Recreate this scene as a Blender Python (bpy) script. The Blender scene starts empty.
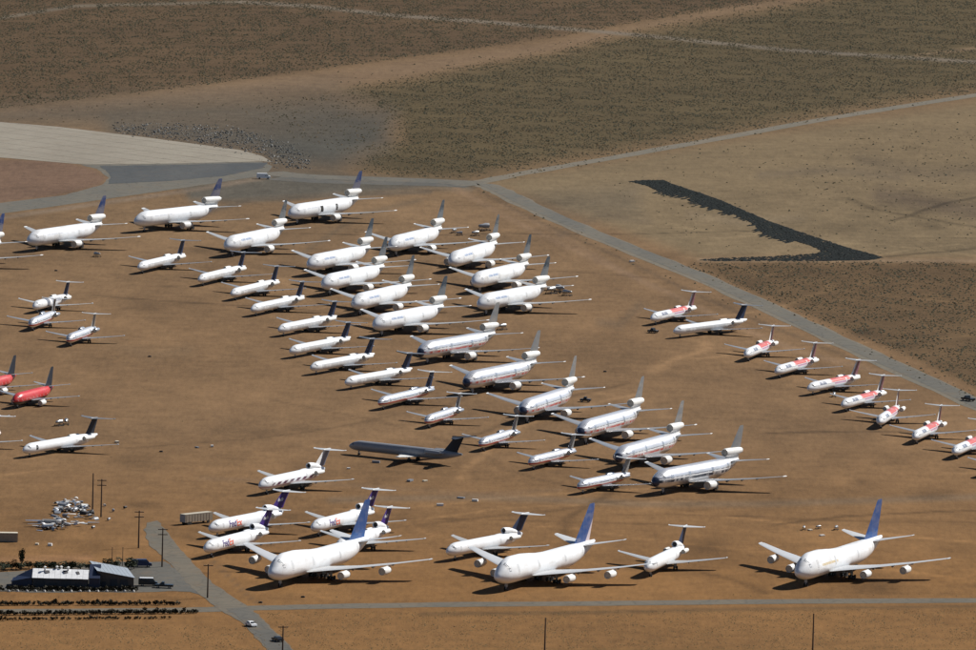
import bpy, bmesh, math, random
import numpy as np
from mathutils import Vector, Matrix
R = math.radians
random.seed(7); rng = np.random.default_rng(11)
sc = bpy.context.scene
col = sc.collection

# ------------------------------------------------------------------ camera
CAM_H, FPX, PITCH, ROLL, CAM_Y = 415.08, 10412.5, 0.112242, 0.026639, -3400.0
cd = bpy.data.cameras.new('camera'); cam = bpy.data.objects.new('camera', cd); col.objects.link(cam)
cam.matrix_world = (Matrix.Translation((0, CAM_Y, CAM_H)) @ Matrix.Rotation(math.pi/2-PITCH, 4, 'X') @ Matrix.Rotation(ROLL, 4, 'Z'))
cd.sensor_width = 36.0; cd.lens = 36.0*FPX/976.0
cd.clip_start = 10.0; cd.clip_end = 150000.0
sc.camera = cam
# ------------------------------------------------------------------ sky, sun, exposure
SUN_DIR = Vector((0.95, 0.60, 1.0)).normalized()      # towards the sun
SUN_EL = math.asin(SUN_DIR.z); SUN_AZ = math.atan2(SUN_DIR.x, SUN_DIR.y)
w = bpy.data.worlds.new('World'); sc.world = w; w.use_nodes = True
wn = w.node_tree.nodes; wn.clear()
sky = wn.new('ShaderNodeTexSky'); sky.sky_type = 'NISHITA'; sky.sun_disc = False
sky.sun_elevation = SUN_EL; sky.sun_rotation = SUN_AZ; sky.altitude = 850; sky.air_density = 0.8; sky.dust_density = 0.15; sky.ozone_density = 1.5
bg = wn.new('ShaderNodeBackground'); bg.inputs['Strength'].default_value = 0.05
wo = wn.new('ShaderNodeOutputWorld')
w.node_tree.links.new(sky.outputs[0], bg.inputs[0]); w.node_tree.links.new(bg.outputs[0], wo.inputs[0])
sd = bpy.data.lights.new('sun', 'SUN'); sd.energy = 5.0; sd.angle = R(0.53); sd.color = (1.0, 0.96, 0.90)
sun = bpy.data.objects.new('sun', sd); col.objects.link(sun)
sun.rotation_euler = SUN_DIR.to_track_quat('Z', 'Y').to_euler()
sc.view_settings.view_transform = 'Standard'; sc.view_settings.look = 'None'
sc.view_settings.exposure = 0.30; sc.view_settings.gamma = 1.0; sc.view_settings.use_curve_mapping = False
sc.cycles.max_bounces = 5; sc.cycles.diffuse_bounces = 2; sc.cycles.glossy_bounces = 2

# ------------------------------------------------------------------ pixel <-> ground
def G(px, py, z=0.0):
    a, b = px-488.0, py-325.0
    cr, sr = math.cos(ROLL), math.sin(ROLL)
    a, b = a*cr+b*sr, -a*sr+b*cr
    c, s = math.cos(PITCH), math.sin(PITCH)
    dx, dy, dz = a/FPX, c-(b/FPX)*s, -s-(b/FPX)*c
    t = (z-CAM_H)/dz
    return (dx*t, dy*t+CAM_Y)
def PIX(x, y, z=0.0):
    y = y-CAM_Y; z = z-CAM_H
    c, s = math.cos(PITCH), math.sin(PITCH)
    d = y*c-z*s; up = y*s+z*c
    u = x/d*FPX; v = -up/d*FPX
    cr, sr = math.cos(ROLL), math.sin(ROLL)
    return 488+u*cr-v*sr, 325+u*sr+v*cr

# ------------------------------------------------------------------ materials
MATS = {}
def newmat(name):
    m = bpy.data.materials.new(name); m.use_nodes = True
    nt = m.node_tree; b = nt.nodes['Principled BSDF']; MATS[name] = m
    return m, nt, b
def N(nt, typ, **kw):
    n = nt.nodes.new(typ)
    for k, v in kw.items():
        if k.startswith('i_'):
            n.inputs[k[2:].replace('_', ' ')].default_value = v
        else: setattr(n, k, v)
    return n
def L(nt, a, b): nt.links.new(a, b)
def math_(nt, op, a, b=None):
    n = nt.nodes.new('ShaderNodeMath'); n.operation = op
    for i, v in enumerate((a, b)):
        if v is None: continue
        if isinstance(v, (int, float)): n.inputs[i].default_value = v
        else: L(nt, v, n.inputs[i])
    return n.outputs[0]
def mixc(nt, f, a, b, mode='MIX'):
    n = nt.nodes.new('ShaderNodeMix'); n.data_type = 'RGBA'; n.blend_type = mode
    for s, v in ((n.inputs[0], f), (n.inputs[6], a), (n.inputs[7], b)):
        if isinstance(v, (int, float)): s.default_value = v
        elif isinstance(v, tuple): s.default_value = (*v[:3], 1)
        else: L(nt, v, s)
    return n.outputs[2]
def objxyz(nt):
    tc = N(nt, 'ShaderNodeTexCoord'); sp = N(nt, 'ShaderNodeSeparateXYZ'); L(nt, tc.outputs['Object'], sp.inputs[0])
    return tc, sp
def noise(nt, vec, scale, detail=4, rough=.6):
    n = N(nt, 'ShaderNodeTexNoise'); n.inputs['Scale'].default_value = scale
    n.inputs['Detail'].default_value = detail; n.inputs['Roughness'].default_value = rough
    if vec is not None: L(nt, vec, n.inputs['Vector'])
    return n.outputs[0]
def ramp(nt, f, stops, interp='LINEAR'):
    r = N(nt, 'ShaderNodeValToRGB'); cr = r.color_ramp; cr.interpolation = interp
    while len(cr.elements) < len(stops): cr.elements.new(0.5)
    for e, (p, c) in zip(cr.elements, stops):
        e.position = p; e.color = (*c, 1) if isinstance(c, tuple) else (c, c, c, 1)
    L(nt, f, r.inputs[0]); return r.outputs[0]
def band(nt, v, lo, hi, soft=.05):
    """1 inside lo..hi"""
    a = N(nt, 'ShaderNodeMapRange', clamp=True); a.inputs[1].default_value = lo-soft; a.inputs[2].default_value = lo+soft; L(nt, v, a.inputs[0])
    b = N(nt, 'ShaderNodeMapRange', clamp=True); b.inputs[1].default_value = hi-soft; b.inputs[2].default_value = hi+soft; L(nt, v, b.inputs[0])
    return math_(nt, 'SUBTRACT', a.outputs[0], b.outputs[0])
def grime(nt, tc, base, amt=.25, dirt=(.42, .36, .29)):
    """weathering: uneven stains in object space with a per-aircraft random share"""
    oi = N(nt, 'ShaderNodeObjectInfo')
    mp = N(nt, 'ShaderNodeMapping'); L(nt, tc.outputs['Object'], mp.inputs[0]); mp.inputs['Scale'].default_value = (1, .35, 1)
    mv = N(nt, 'ShaderNodeVectorMath', operation='ADD'); L(nt, mp.outputs[0], mv.inputs[0])
    cb = N(nt, 'ShaderNodeCombineXYZ'); L(nt, math_(nt, 'MULTIPLY', oi.outputs['Random'], 60.), cb.inputs[0]); L(nt, cb.outputs[0], mv.inputs[1])
    n1 = noise(nt, mv.outputs[0], .55, 6, .65)
    f = ramp(nt, n1, [(.42, 0.), (.72, 1.)])
    sp2 = N(nt, 'ShaderNodeSeparateXYZ'); L(nt, tc.outputs['Object'], sp2.inputs[0])
    pan = math_(nt, 'FRACT', math_(nt, 'MULTIPLY', sp2.outputs[1], .21))          # skin panels differ a little from frame to frame
    wn_ = N(nt, 'ShaderNodeTexWhiteNoise', noise_dimensions='3D'); cb2 = N(nt, 'ShaderNodeCombineXYZ')
    L(nt, math_(nt, 'FLOOR', math_(nt, 'MULTIPLY', sp2.outputs[1], .42)), cb2.inputs[0]); L(nt, math_(nt, 'FLOOR', math_(nt, 'MULTIPLY', sp2.outputs[2], .9)), cb2.inputs[1]); L(nt, math_(nt, 'MULTIPLY', oi.outputs['Random'], 31.), cb2.inputs[2]); L(nt, cb2.outputs[0], wn_.inputs[0])
    f = math_(nt, 'ADD', f, math_(nt, 'MULTIPLY', math_(nt, 'POWER', wn_.outputs[0], 3.), .8))
    f = math_(nt, 'ADD', f, math_(nt, 'MULTIPLY', math_(nt, 'LESS_THAN', pan, .035), .7))
    sh = math_(nt, 'MULTIPLY_ADD', oi.outputs['Random'], .8); sh.node.inputs[2].default_value = .4
    f = math_(nt, 'MULTIPLY', math_(nt, 'MULTIPLY', f, amt), sh)
    return mixc(nt, f, base, dirt)
def paint(name, colr, rough=.38, amt=.25, metallic=0., spec=.5, dirt=(.42, .36, .29)):
    m, nt, b = newmat(name)
    tc = N(nt, 'ShaderNodeTexCoord')
    L(nt, grime(nt, tc, colr, amt, dirt), b.inputs['Base Color'])
    b.inputs['Roughness'].default_value = rough; b.inputs['Metallic'].default_value = metallic
    b.inputs['Specular IOR Level'].default_value = spec
    return m
def plain(name, colr, rough=.6, metallic=0., var=.2, scale=.8):
    m, nt, b = newmat(name)
    tc = N(nt, 'ShaderNodeTexCoord'); n = noise(nt, tc.outputs['Object'], scale, 5)
    k = math_(nt, 'MULTIPLY_ADD', n, 2*var); k.node.inputs[2].default_value = 1-var
    c = mixc(nt, 1., colr, (1, 1, 1), 'MULTIPLY'); L(nt, k, c.node.inputs[7])
    L(nt, c, b.inputs['Base Color']); b.inputs['Roughness'].default_value = rough; b.inputs['Metallic'].default_value = metallic
    return m
WHITE = (.83, .85, .87)
paint('white_paint', WHITE, .36, .25)
paint('white_wing', (.35, .37, .39), .45, .35)
paint('jumbo_wing', (.50, .52, .54), .42, .25)
paint('dark_stab', (.11, .13, .16), .45, .2)
paint('grey_wing', (.20, .22, .25), .42, .35)
paint('white_cowl', (.80, .80, .77), .4, .3)
paint('silver', (.62, .64, .68), .30, .22, metallic=.85)
paint('dark_navy_body', (.27, .28, .30), .33, .25, dirt=(.16, .16, .17))
paint('slate_cowl', (.26, .28, .31), .4, .25)
paint('window_cover', (.20, .22, .25), .4, .2)
paint('door_white', (.64, .66, .68), .4, .3)
paint('window_grey', (.035, .045, .06), .25, .1)
paint('intake_plug', (.52, .48, .40), .7, .35)
paint('tip_white', (.86, .86, .84), .3, .05)
paint('navy_fin', (.022, .034, .075), .5, .06, spec=.2, dirt=(.10, .10, .13))
paint('black_fin', (.020, .025, .036), .5, .06, spec=.2, dirt=(.10, .10, .13))
paint('purple_fin', (.045, .016, .160), .5, .06, spec=.2, dirt=(.10, .10, .13))
paint('grey_fin', (.17, .18, .19), .38, .35)
paint('purple_print', (.060, .020, .20), .4, .1)
paint('orange_print', (.80, .11, .035), .4, .05)
paint('white_print', (.8, .8, .8), .4, .1)
paint('cream_paint', (.70, .64, .50), .5, .3)
plain('dark_glass', (.012, .016, .022), .12, var=.1)
plain('dark_opening', (.012, .011, .010), .8)
plain('engine_dark', (.035, .034, .034), .5, .3)
plain('bare_metal', (.45, .45, .44), .35, .8)
plain('tyre', (.018, .018, .018), .85)
plain('gear_grey', (.42, .42, .41), .5)
plain('wood_pole', (.075, .048, .032), .85)
plain('concrete_block', (.45, .43, .40), .85)

def livery_blue_fin(name, low, z0, z1, blue=(.012, .034, .125), logo=None):
    """fin blue at the tip, paler towards the root, faded print near the root"""
    m, nt, b = newmat(name); tc, sp = objxyz(nt)
    f = N(nt, 'ShaderNodeMapRange', clamp=True); f.inputs[1].default_value = z0; f.inputs[2].default_value = z1; L(nt, sp.outputs[2], f.inputs[0])
    mp = N(nt, 'ShaderNodeMapping'); L(nt, tc.outputs['Object'], mp.inputs[0]); mp.inputs['Rotation'].default_value = (R(40), 0, 0); mp.inputs['Scale'].default_value = (1, .3, 1.6)
    n = noise(nt, mp.outputs[0], 1.3, 4)
    ff = math_(nt, 'ADD', f.outputs[0], math_(nt, 'MULTIPLY_ADD', n, .7)); ff.node.inputs[1].links[0].from_node.inputs[2].default_value = -.35
    c = ramp(nt, ff, [(0., low), (.42, low), (.56, blue), (1., blue)])
    L(nt, grime(nt, tc, c, .15), b.inputs['Base Color']); b.inputs['Roughness'].default_value = .45; b.inputs['Specular IOR Level'].default_value = .25
livery_blue_fin('blue_grey_fin', (.11, .11, .15), 11.2, 16.4)
livery_blue_fin('teal_grey_fin', (.12, .135, .15), 10.6, 17.6, (.028, .045, .065))
livery_blue_fin('deep_blue_fin', (.025, .090, .27), 7.0, 14.0, (.014, .055, .19))
def two_tone_fin(name, front, rear, y0, y1):
    m, nt, b = newmat(name); tc, sp = objxyz(nt)
    t = math_(nt, 'SUBTRACT', sp.outputs[1], math_(nt, 'MULTIPLY', sp.outputs[2], .85))
    f = N(nt, 'ShaderNodeMapRange', clamp=True); f.inputs[1].default_value = y0; f.inputs[2].default_value = y1; L(nt, t, f.inputs[0])
    c = mixc(nt, f.outputs[0], front, rear)
    L(nt, grime(nt, tc, c, .2), b.inputs['Base Color']); b.inputs['Roughness'].default_value = .36
def striped_silver(name, zc, r, bands, dash, nose, colr=(.80, .81, .84), belly=(.34, .34, .34)):
    """polished metal with cheat lines along the side; dash breaks the lines up along the length"""
    m, nt, b = newmat(name); tc, sp = objxyz(nt)
    mp = N(nt, 'ShaderNodeMapping'); L(nt, tc.outputs['Object'], mp.inputs[0]); mp.inputs['Scale'].default_value = (.2, 1, .2)
    n = noise(nt, mp.outputs[0], dash, 3)
    c = colr; metal = None
    zz = math_(nt, 'DIVIDE', math_(nt, 'SUBTRACT', sp.outputs[2], zc), r)
    zn = math_(nt, 'ADD', zz, math_(nt, 'MULTIPLY_ADD', n, .16)); zn.node.inputs[1].links[0].from_node.inputs[2].default_value = -.08
    base = grime(nt, tc, colr, .22)
    mk = 0.
    for lo, hi, cc, amount in bands:
        k = math_(nt, 'MULTIPLY', band(nt, zn, lo, hi, .03), amount)
        if amount < 1:
            k = math_(nt, 'MULTIPLY', band(nt, zn, lo, hi, .03), ramp(nt, n, [(.38, .1), (.56, 1.)]))
        base = mixc(nt, k, base, cc)
        mk = math_(nt, 'ADD', k, mk)
    nz = band(nt, sp.outputs[1], -60, nose, .15); base = mixc(nt, nz, base, (.03, .04, .075)); mk = math_(nt, 'ADD', nz, mk)
    L(nt, base, b.inputs['Base Color'])
    mt = math_(nt, 'MULTIPLY_ADD', mk, -.6); mt.node.inputs[2].default_value = .6; mt.node.use_clamp = True
    L(nt, mt, b.inputs['Metallic']); b.inputs['Roughness'].default_value = .33
RED = (.48, .085, .06); NAVY = (.012, .02, .07)
striped_silver('silver_red_wide', 5.2, 3.0, [(-.32, -.08, RED, .5), (.02, .12, (.75, .75, .75), 1.), (.13, .20, NAVY, .5), (-.48, -.34, (.62, .58, .55), 1.)], .55, -26.9)
striped_silver('silver_navy_wide', 5.2, 3.0, [(-.32, -.02, (.02, .03, .05), .5), (-.02, .10, (.75, .75, .75), 1.), (.12, .20, NAVY, .5)], .5, -26.9)
striped_silver('silver_red_narrow', 2.95, 1.67, [(-.52, -.20, RED, 1.), (-.12, .02, (.75, .75, .75), 1.), (.02, .16, NAVY, .5)], .7, -60)
def red_body():
    m, nt, b = newmat('red_body'); tc, sp = objxyz(nt)
    n = noise(nt, tc.outputs['Object'], .9, 4)
    z = math_(nt, 'ADD', sp.outputs[2], math_(nt, 'MULTIPLY', n, .6))
    c = ramp(nt, math_(nt, 'MULTIPLY', z, .2), [(0., (.014, .018, .035)), (.535, (.014, .018, .035)), (.545, (.50, .016, .022)), (1., (.58, .020, .026))])
    wv = N(nt, 'ShaderNodeTexWave', wave_type='BANDS', bands_direction='DIAGONAL'); wv.inputs['Scale'].default_value = .22; wv.inputs['Distortion'].default_value = 3.; L(nt, tc.outputs['Object'], wv.inputs[0])
    k = math_(nt, 'MULTIPLY', band(nt, z, 2.9, 3.6, .05), ramp(nt, wv.outputs[1], [(.90, 0.), (.97, .35)]))
    c = mixc(nt, k, c, (.75, .70, .68))
    L(nt, grime(nt, tc, c, .15), b.inputs['Base Color']); b.inputs['Roughness'].default_value = .35
red_body()
def printed_white(name, patches, rough=.34, diag=None, wl=None):
    """white paint with flat prints: (y0,y1,z0,z1,colour,soft,break-up scale,amount)"""
    m, nt, b = newmat(name); tc, sp = objxyz(nt)
    c = grime(nt, tc, WHITE, .25)
    for (y0, y1, z0, z1, cc, soft, bs, am) in patches:
        mp = N(nt, 'ShaderNodeMapping'); L(nt, tc.outputs['Object'], mp.inputs[0]); mp.inputs['Scale'].default_value = (.6, 1, .6)
        n = noise(nt, mp.outputs[0], bs, 3)
        yy = math_(nt, 'ADD', sp.outputs[1], math_(nt, 'MULTIPLY_ADD', n, soft*6)); yy.node.inputs[1].links[0].from_node.inputs[2].default_value = -soft*3
        k = math_(nt, 'MULTIPLY', band(nt, yy, y0, y1, soft), band(nt, sp.outputs[2], z0, z1, .06))
        k = math_(nt, 'MULTIPLY', k, ramp(nt, n, [(.5-.5*am, .25), (.62-.5*am, 1.)]))
        c = mixc(nt, k, c, cc)
    if wl:      # cabin windows, far too small to tell apart at this distance
        k = math_(nt, 'MULTIPLY', band(nt, sp.outputs[2], wl, wl+.3, .03), math_(nt, 'LESS_THAN', math_(nt, 'FRACT', math_(nt, 'MULTIPLY', sp.outputs[1], 2.)), .5))
        k = math_(nt, 'MULTIPLY', k, band(nt, sp.outputs[1], -19., 12., .2)); c = mixc(nt, math_(nt, 'MULTIPLY', k, .75), c, (.05, .055, .065))
    if diag:
        (y0, y1, z0, z1, cc, period, duty) = diag
        t = math_(nt, 'ADD', sp.outputs[1], math_(nt, 'MULTIPLY', sp.outputs[2], -1.9))
        t = math_(nt, 'FRACT', math_(nt, 'DIVIDE', t, period))
        k = math_(nt, 'MULTIPLY', math_(nt, 'LESS_THAN', t, duty), band(nt, sp.outputs[2], z0, z1, .05))
        k = math_(nt, 'MULTIPLY', k, band(nt, sp.outputs[1], y0, y1, .3))
        c = mixc(nt, k, c, cc)
        c = mixc(nt, math_(nt, 'MULTIPLY', band(nt, sp.outputs[2], z0-.5, z0, .05), .6), c, (.45, .16, .14))
    L(nt, c, b.inputs['Base Color']); b.inputs['Roughness'].default_value = rough
# local y is measured from each type's main gear (set in ytitle); prints are placed later once the types are known

# ------------------------------------------------------------------ mesh builder
class MB:
    def __init__(s): s.v = []; s.f = []
    def add(s, vs, fs):
        o = len(s.v); s.v += [tuple(p) for p in vs]; s.f += [tuple(i+o for i in f) for f in fs]
    def box(s, c, d, rz=0., rx=0.):
        M = Matrix.Rotation(rz, 3, 'Z') @ Matrix.Rotation(rx, 3, 'X')
        vs = [Vector(c) + M @ Vector((x*d[0]/2, y*d[1]/2, z*d[2]/2)) for x in (-1, 1) for y in (-1, 1) for z in (-1, 1)]
        s.add(vs, [(0, 1, 3, 2), (4, 6, 7, 5), (0, 4, 5, 1), (2, 3, 7, 6), (0, 2, 6, 4), (1, 5, 7, 3)])
    def tube(s, p0, p1, r0, r1=None, n=8, caps=True):
        r0 = float(r0); r1 = r0 if r1 is None else float(r1)
        p0, p1 = Vector(p0), Vector(p1); d = (p1-p0).normalized()
        a = d.orthogonal().normalized(); b = d.cross(a)
        vs = []
        for p, r in ((p0, r0), (p1, r1)):
            vs += [p + r*(math.cos(2*math.pi*i/n)*a + math.sin(2*math.pi*i/n)*b) for i in range(n)]
        fs = [(i, (i+1) % n, n+(i+1) % n, n+i) for i in range(n)]
        if caps: fs += [tuple(range(n-1, -1, -1)), tuple(range(n, 2*n))]
        s.add(vs, fs)
    def loft(s, rings, cap0=True, cap1=True):
        n = len(rings[0]); vs = [p for r in rings for p in r]; fs = []
        for k in range(len(rings)-1):
            for i in range(n):
                j = (i+1) % n; fs.append((k*n+i, k*n+j, (k+1)*n+j, (k+1)*n+i))
        if cap0: fs.append(tuple(range(n-1, -1, -1)))
        if cap1: fs.append(tuple((len(rings)-1)*n+i for i in range(n)))
        s.add(vs, fs)
    def lathe(s, prof, cx, cz, n=18):
        """profile (y, r) about the axis through (cx, cz) along y"""
        rings = [[(cx+r*math.cos(2*math.pi*i/n), y, cz+r*math.sin(2*math.pi*i/n)) for i in range(n)] for y, r in prof]
        s.loft(rings, False, False)
    def mesh(s, name, mat=None, smooth=False):
        me = bpy.data.meshes.new(name); me.from_pydata(s.v, [], s.f); me.update()
        bm = bmesh.new(); bm.from_mesh(me); bmesh.ops.recalc_face_normals(bm, faces=bm.faces); bm.to_mesh(me); bm.free()
        if smooth:
            me.polygons.foreach_set('use_smooth', [True]*len(me.polygons))
            me.set_sharp_from_angle(angle=R(40))
        if mat: me.materials.append(MATS[mat])
        return me
def link(name, me, parent=None, loc=None, rz=0.):
    o = bpy.data.objects.new(name, me); col.objects.link(o)
    if parent is not None: o.parent = parent
    if loc is not None: o.location = loc
    if rz: o.rotation_euler = (0, 0, rz)
    return o
def tag(o, label=None, cat=None, group=None, kind=None):
    if label: o['label'] = label
    if cat: o['category'] = cat
    if group: o['group'] = group
    if kind: o['kind'] = kind
    return o
def empty(name, loc, rz, label, cat, group=None):
    o = bpy.data.objects.new(name, None); col.objects.link(o); o.location = loc; o.rotation_euler = (0, 0, rz)
    o.empty_display_size = 1
    return tag(o, label, cat, group)

# ------------------------------------------------------------------ ground: one sheet to the horizon
def segdist(px, py, poly, closed):
    d = np.full(px.shape, 1e9); pts = list(poly) + ([poly[0]] if closed else [])
    for (x0, y0), (x1, y1) in zip(pts[:-1], pts[1:]):
        dx, dy = x1-x0, y1-y0; l2 = dx*dx+dy*dy+1e-9
        t = np.clip(((px-x0)*dx+(py-y0)*dy)/l2, 0, 1)
        d = np.minimum(d, np.hypot(px-x0-t*dx, py-y0-t*dy))
    return d
def inside(px, py, poly):
    r = np.zeros(px.shape, bool); n = len(poly)
    for i in range(n):
        (x0, y0), (x1, y1) = poly[i], poly[(i+1) % n]
        c = (y0 > py) != (y1 > py)
        r ^= c & (px < (x1-x0)*(py-y0)/((y1-y0) if y1 != y0 else 1e-9)+x0)
    return r
def soft(px, py, poly, s):
    d = segdist(px, py, poly, True); sg = np.where(inside(px, py, poly), d, -d)
    t = np.clip(sg/s*.5+.5, 0, 1); return t*t*(3-2*t)
def stroke(px, py, line, wd, s):
    d = segdist(px, py, line, False); t = np.clip((wd-d)/s*.5+.5, 0, 1); return t*t*(3-2*t)
# outlines read off the photograph, in its pixels
SCRUB_NW = [(-400, -400), (1400, -400), (1400, -120), (860, -14), (780, 1), (700, 12), (640, 21), (560, 36), (480, 48), (400, 58), (300, 72), (200, 85), (90, 98), (0, 108), (-400, 150)]
SCRUB_N = [(1400, -112), (862, -8), (790, 6), (740, 15), (650, 30), (560, 52), (480, 66), (400, 82), (345, 91), (370, 100), (400, 118), (405, 140), (372, 152), (362, 166), (400, 176), (452, 178),
           (560, 160), (700, 137), (850, 109), (976, 88), (1400, 40)]
SCRUB_E = [(690, 264), (760, 262), (900, 262), (1500, 264), (1500, 640), (976, 388), (900, 352), (800, 311), (730, 281)]
BAND = [(-400, 128), (0, 112), (120, 99), (250, 82), (400, 62), (480, 52), (560, 41), (700, 13), (860, -13), (860, -9), (700, 18), (640, 28), (560, 50), (480, 63), (400, 78), (330, 88), (250, 98), (120, 108), (0, 118), (-400, 136)]
GREYSTRIP = [(-200, 128), (0, 113), (120, 103), (250, 96), (330, 92), (390, 112), (380, 136), (350, 146), (300, 140), (230, 126), (100, 124), (0, 121), (-200, 126)]
GREYYARD = [(180, 186), (275, 172), (480, 183), (470, 190), (430, 188), (330, 196), (230, 202), (190, 200)]
EAST_BARE = [(490, 182), (700, 146), (976, 102), (1500, 20), (1500, 258), (700, 258)]
xs = np.concatenate([-np.geomspace(60000, 300, 22), np.arange(-290, 290.1, 1.6), np.geomspace(300, 60000, 22)])
ys = np.concatenate([-np.geomspace(60000, 640, 22), np.arange(-620, 1850.1, 4.), np.geomspace(1890, 90000, 26)])
X, Y = np.meshgrid(xs, ys)
yy = np.maximum(Y, -1500.)
PX, PY = PIX(X, yy)
def vnoise_(x, y, s_, seed):
    r = np.random.default_rng(seed); o = np.zeros_like(x)
    for k in range(9):
        a = r.uniform(0, 2*math.pi); fr = r.uniform(.5, 1.6)/s_
        o += np.sin((x*math.cos(a)+y*.5*math.sin(a))*fr*2*math.pi+r.uniform(0, 6.28))
    return o/3
def lay(cur, f, c): return cur*(1-f[..., None]) + np.array(c)*f[..., None]
C = np.zeros(X.shape+(3,)) + np.array((.180, .107, .052))
C = lay(C, np.clip((PY-430)/150, 0, 1)*.85, (.204, .102, .033))          # the near end is a warmer, sandier soil
C = lay(C, np.clip((330-PY)/160, 0, 1)*.5, (.156, .105, .058))
C = lay(C, soft(PX, PY, EAST_BARE, 8), (.170, .123, .068))
for poly, c in ((SCRUB_NW, (.092, .058, .030)), (SCRUB_N, (.086, .063, .030)), (SCRUB_E, (.104, .064, .030))): C = lay(C, soft(PX, PY, poly, 12 if poly is SCRUB_N else 5), c)
C = lay(C, soft(PX, PY, BAND, 5), (.172, .112, .064))
C = lay(C, soft(PX, PY, GREYSTRIP, 26)*.9, (.080, .070, .054))
C = lay(C, soft(PX, PY, GREYYARD, 6)*.9, (.088, .082, .066))
C = lay(C, soft(PX, PY, [(112, 122), (250, 126), (330, 126), (385, 118), (385, 145), (335, 172), (276, 169), (255, 153), (112, 133)], 22)*.95, (.062, .060, .050))
C = lay(C, soft(PX, PY, [(-300, 157), (60, 160), (96, 170), (107, 178), (98, 186), (55, 196), (-300, 240)], 3), (.150, .092, .060))
C = lay(C, soft(PX, PY, [(520, 195), (640, 185), (640, 215), (560, 215)], 14)*.5, (.095, .078, .055))
for line, wd, sf, c, am in [
    ([(455, 188), (520, 224), (600, 262), (680, 298), (735, 326), (800, 352), (880, 372), (950, 384)], 2.2, 3, (.30, .19, .11), .7),
    ([(470, 186), (540, 222), (620, 258), (700, 296), (760, 322), (860, 362)], 1.2, 2, (.11, .075, .045), .6),
    ([(700, 260), (800, 260), (976, 261), (1300, 262)], 1.6, 2, (.29, .20, .12), .8),
    ([(330, 500), (470, 497), (560, 500), (640, 504), (760, 504), (976, 497)], 3.0, 3, (.205, .150, .098), .55),
    ([(200, 478), (330, 484), (480, 494), (560, 490)], 1.5, 3, (.26, .17, .10), .4),
    ([(0, 18), (75, 6), (240, 2)], 1.3, 1.5, (.20, .165, .12), .9),
    ([(240, 2), (310, 6), (390, 15), (488, 22), (638, 35), (788, 50), (976, 62)], 1.6, 1.5, (.22, .18, .135), .9),
    ([(915, 56), (976, 48)], 1.5, 2, (.25, .17, .10), .7),
    ([(0, 206), (60, 199), (108, 187), (116, 178), (100, 168)], 1.3, 1.5, (.30, .25, .18), .8),
    ([(0, 218), (110, 202), (200, 189), (270, 177)], 1.8, 2, (.27, .20, .14), .7),
    ([(200, 214), (250, 200), (330, 196), (430, 192)], 1.5, 3, (.10, .085, .065), .7),
    ([(300, 255), (360, 215), (420, 200)], 1.5, 4, (.12, .095, .065), .5),
    ([(640, 280), (560, 235), (500, 205)], 1.2, 3, (.28, .18, .11), .5),
    ([(420, 614), (560, 613), (760, 609), (976, 606)], 1.5, 2, (.12, .075, .035), .7),
    ([(860, 160), (930, 175), (976, 170)], 6, 8, (.12, .09, .06), .5), ([(880, 195), (940, 205), (1000, 215)], 7, 9, (.12, .085, .06), .6), ([(760, 175), (830, 170), (900, 178)], 3, 6, (.13, .10, .07), .5),
    ([(560, 235), (600, 215), (650, 222)], 2, 6, (.14, .105, .07), .5), ([(690, 215), (740, 222), (800, 218)], 3, 6, (.29, .22, .14), .4),
    ([(640, 305), (620, 325), (600, 322)], 3, 6, (.12, .09, .06), .5), ([(100, 340), (150, 355), (190, 350)], 3, 8, (.24, .16, .09), .4),
    ([(212, 560), (250, 598), (262, 606)], 1.2, 2, (.14, .09, .05), .7),
    ([(0, 560), (90, 558)], 3, 4, (.33, .175, .085), .6)]:
    C = lay(C, stroke(PX, PY, line, wd, sf)*am, np.array(c)*.72)
# tow and tyre tracks worn between the rows, wandering lines of paler or darker earth
tr = random.Random(5)
vis = (PX > -40) & (PX < 1016) & (PY > 190) & (PY < 600)
vx, vy = X[vis], Y[vis]; tw = np.zeros(vx.shape); td = np.zeros(vx.shape)
for k in range(46):
    x0, y0 = G(tr.uniform(-40, 1000), tr.uniform(215, 590)); a = tr.choice([R(66), R(66), R(-30), R(20), R(110)])+tr.gauss(0, .25); ln = tr.uniform(40, 260); pts = []
    for j in range(9):
        pts.append((x0, y0)); a += tr.gauss(0, .16); x0 += math.cos(a)*ln/8; y0 += math.sin(a)*ln/8
    d = segdist(vx, vy, pts, False); wv_ = np.exp(-(d/tr.uniform(.9, 2.6))**2)*tr.uniform(.25, .8)
    if tr.random() < .6: tw = np.maximum(tw, wv_)
    else: td = np.maximum(td, wv_)
for k in range(90):          # worn and oily spots
    x0, y0 = G(tr.uniform(-20, 980), tr.uniform(215, 590)); ra = tr.uniform(2, 9); d = np.hypot(vx-x0, (vy-y0)*tr.uniform(.25, .7))/ra
    wv_ = np.exp(-d**2)*tr.uniform(.15, .6)
    if tr.random() < .35: tw = np.maximum(tw, wv_*.8)
    else: td = np.maximum(td, wv_)
blot = vnoise_(vx, vy, 70, 3)*.5+vnoise_(vx, vy, 26, 4)*.4
C[vis] = C[vis]*(1+.50*tw-.58*td+.13*blot)[:, None]
C *= .86
verts = np.stack([X.ravel(), Y.ravel(), np.zeros(X.size)], 1)
ny, nx = X.shape
idx = np.arange(nx*ny).reshape(ny, nx)
quads = np.stack([idx[:-1, :-1], idx[:-1, 1:], idx[1:, 1:], idx[1:, :-1]], -1).reshape(-1, 4)
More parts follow.
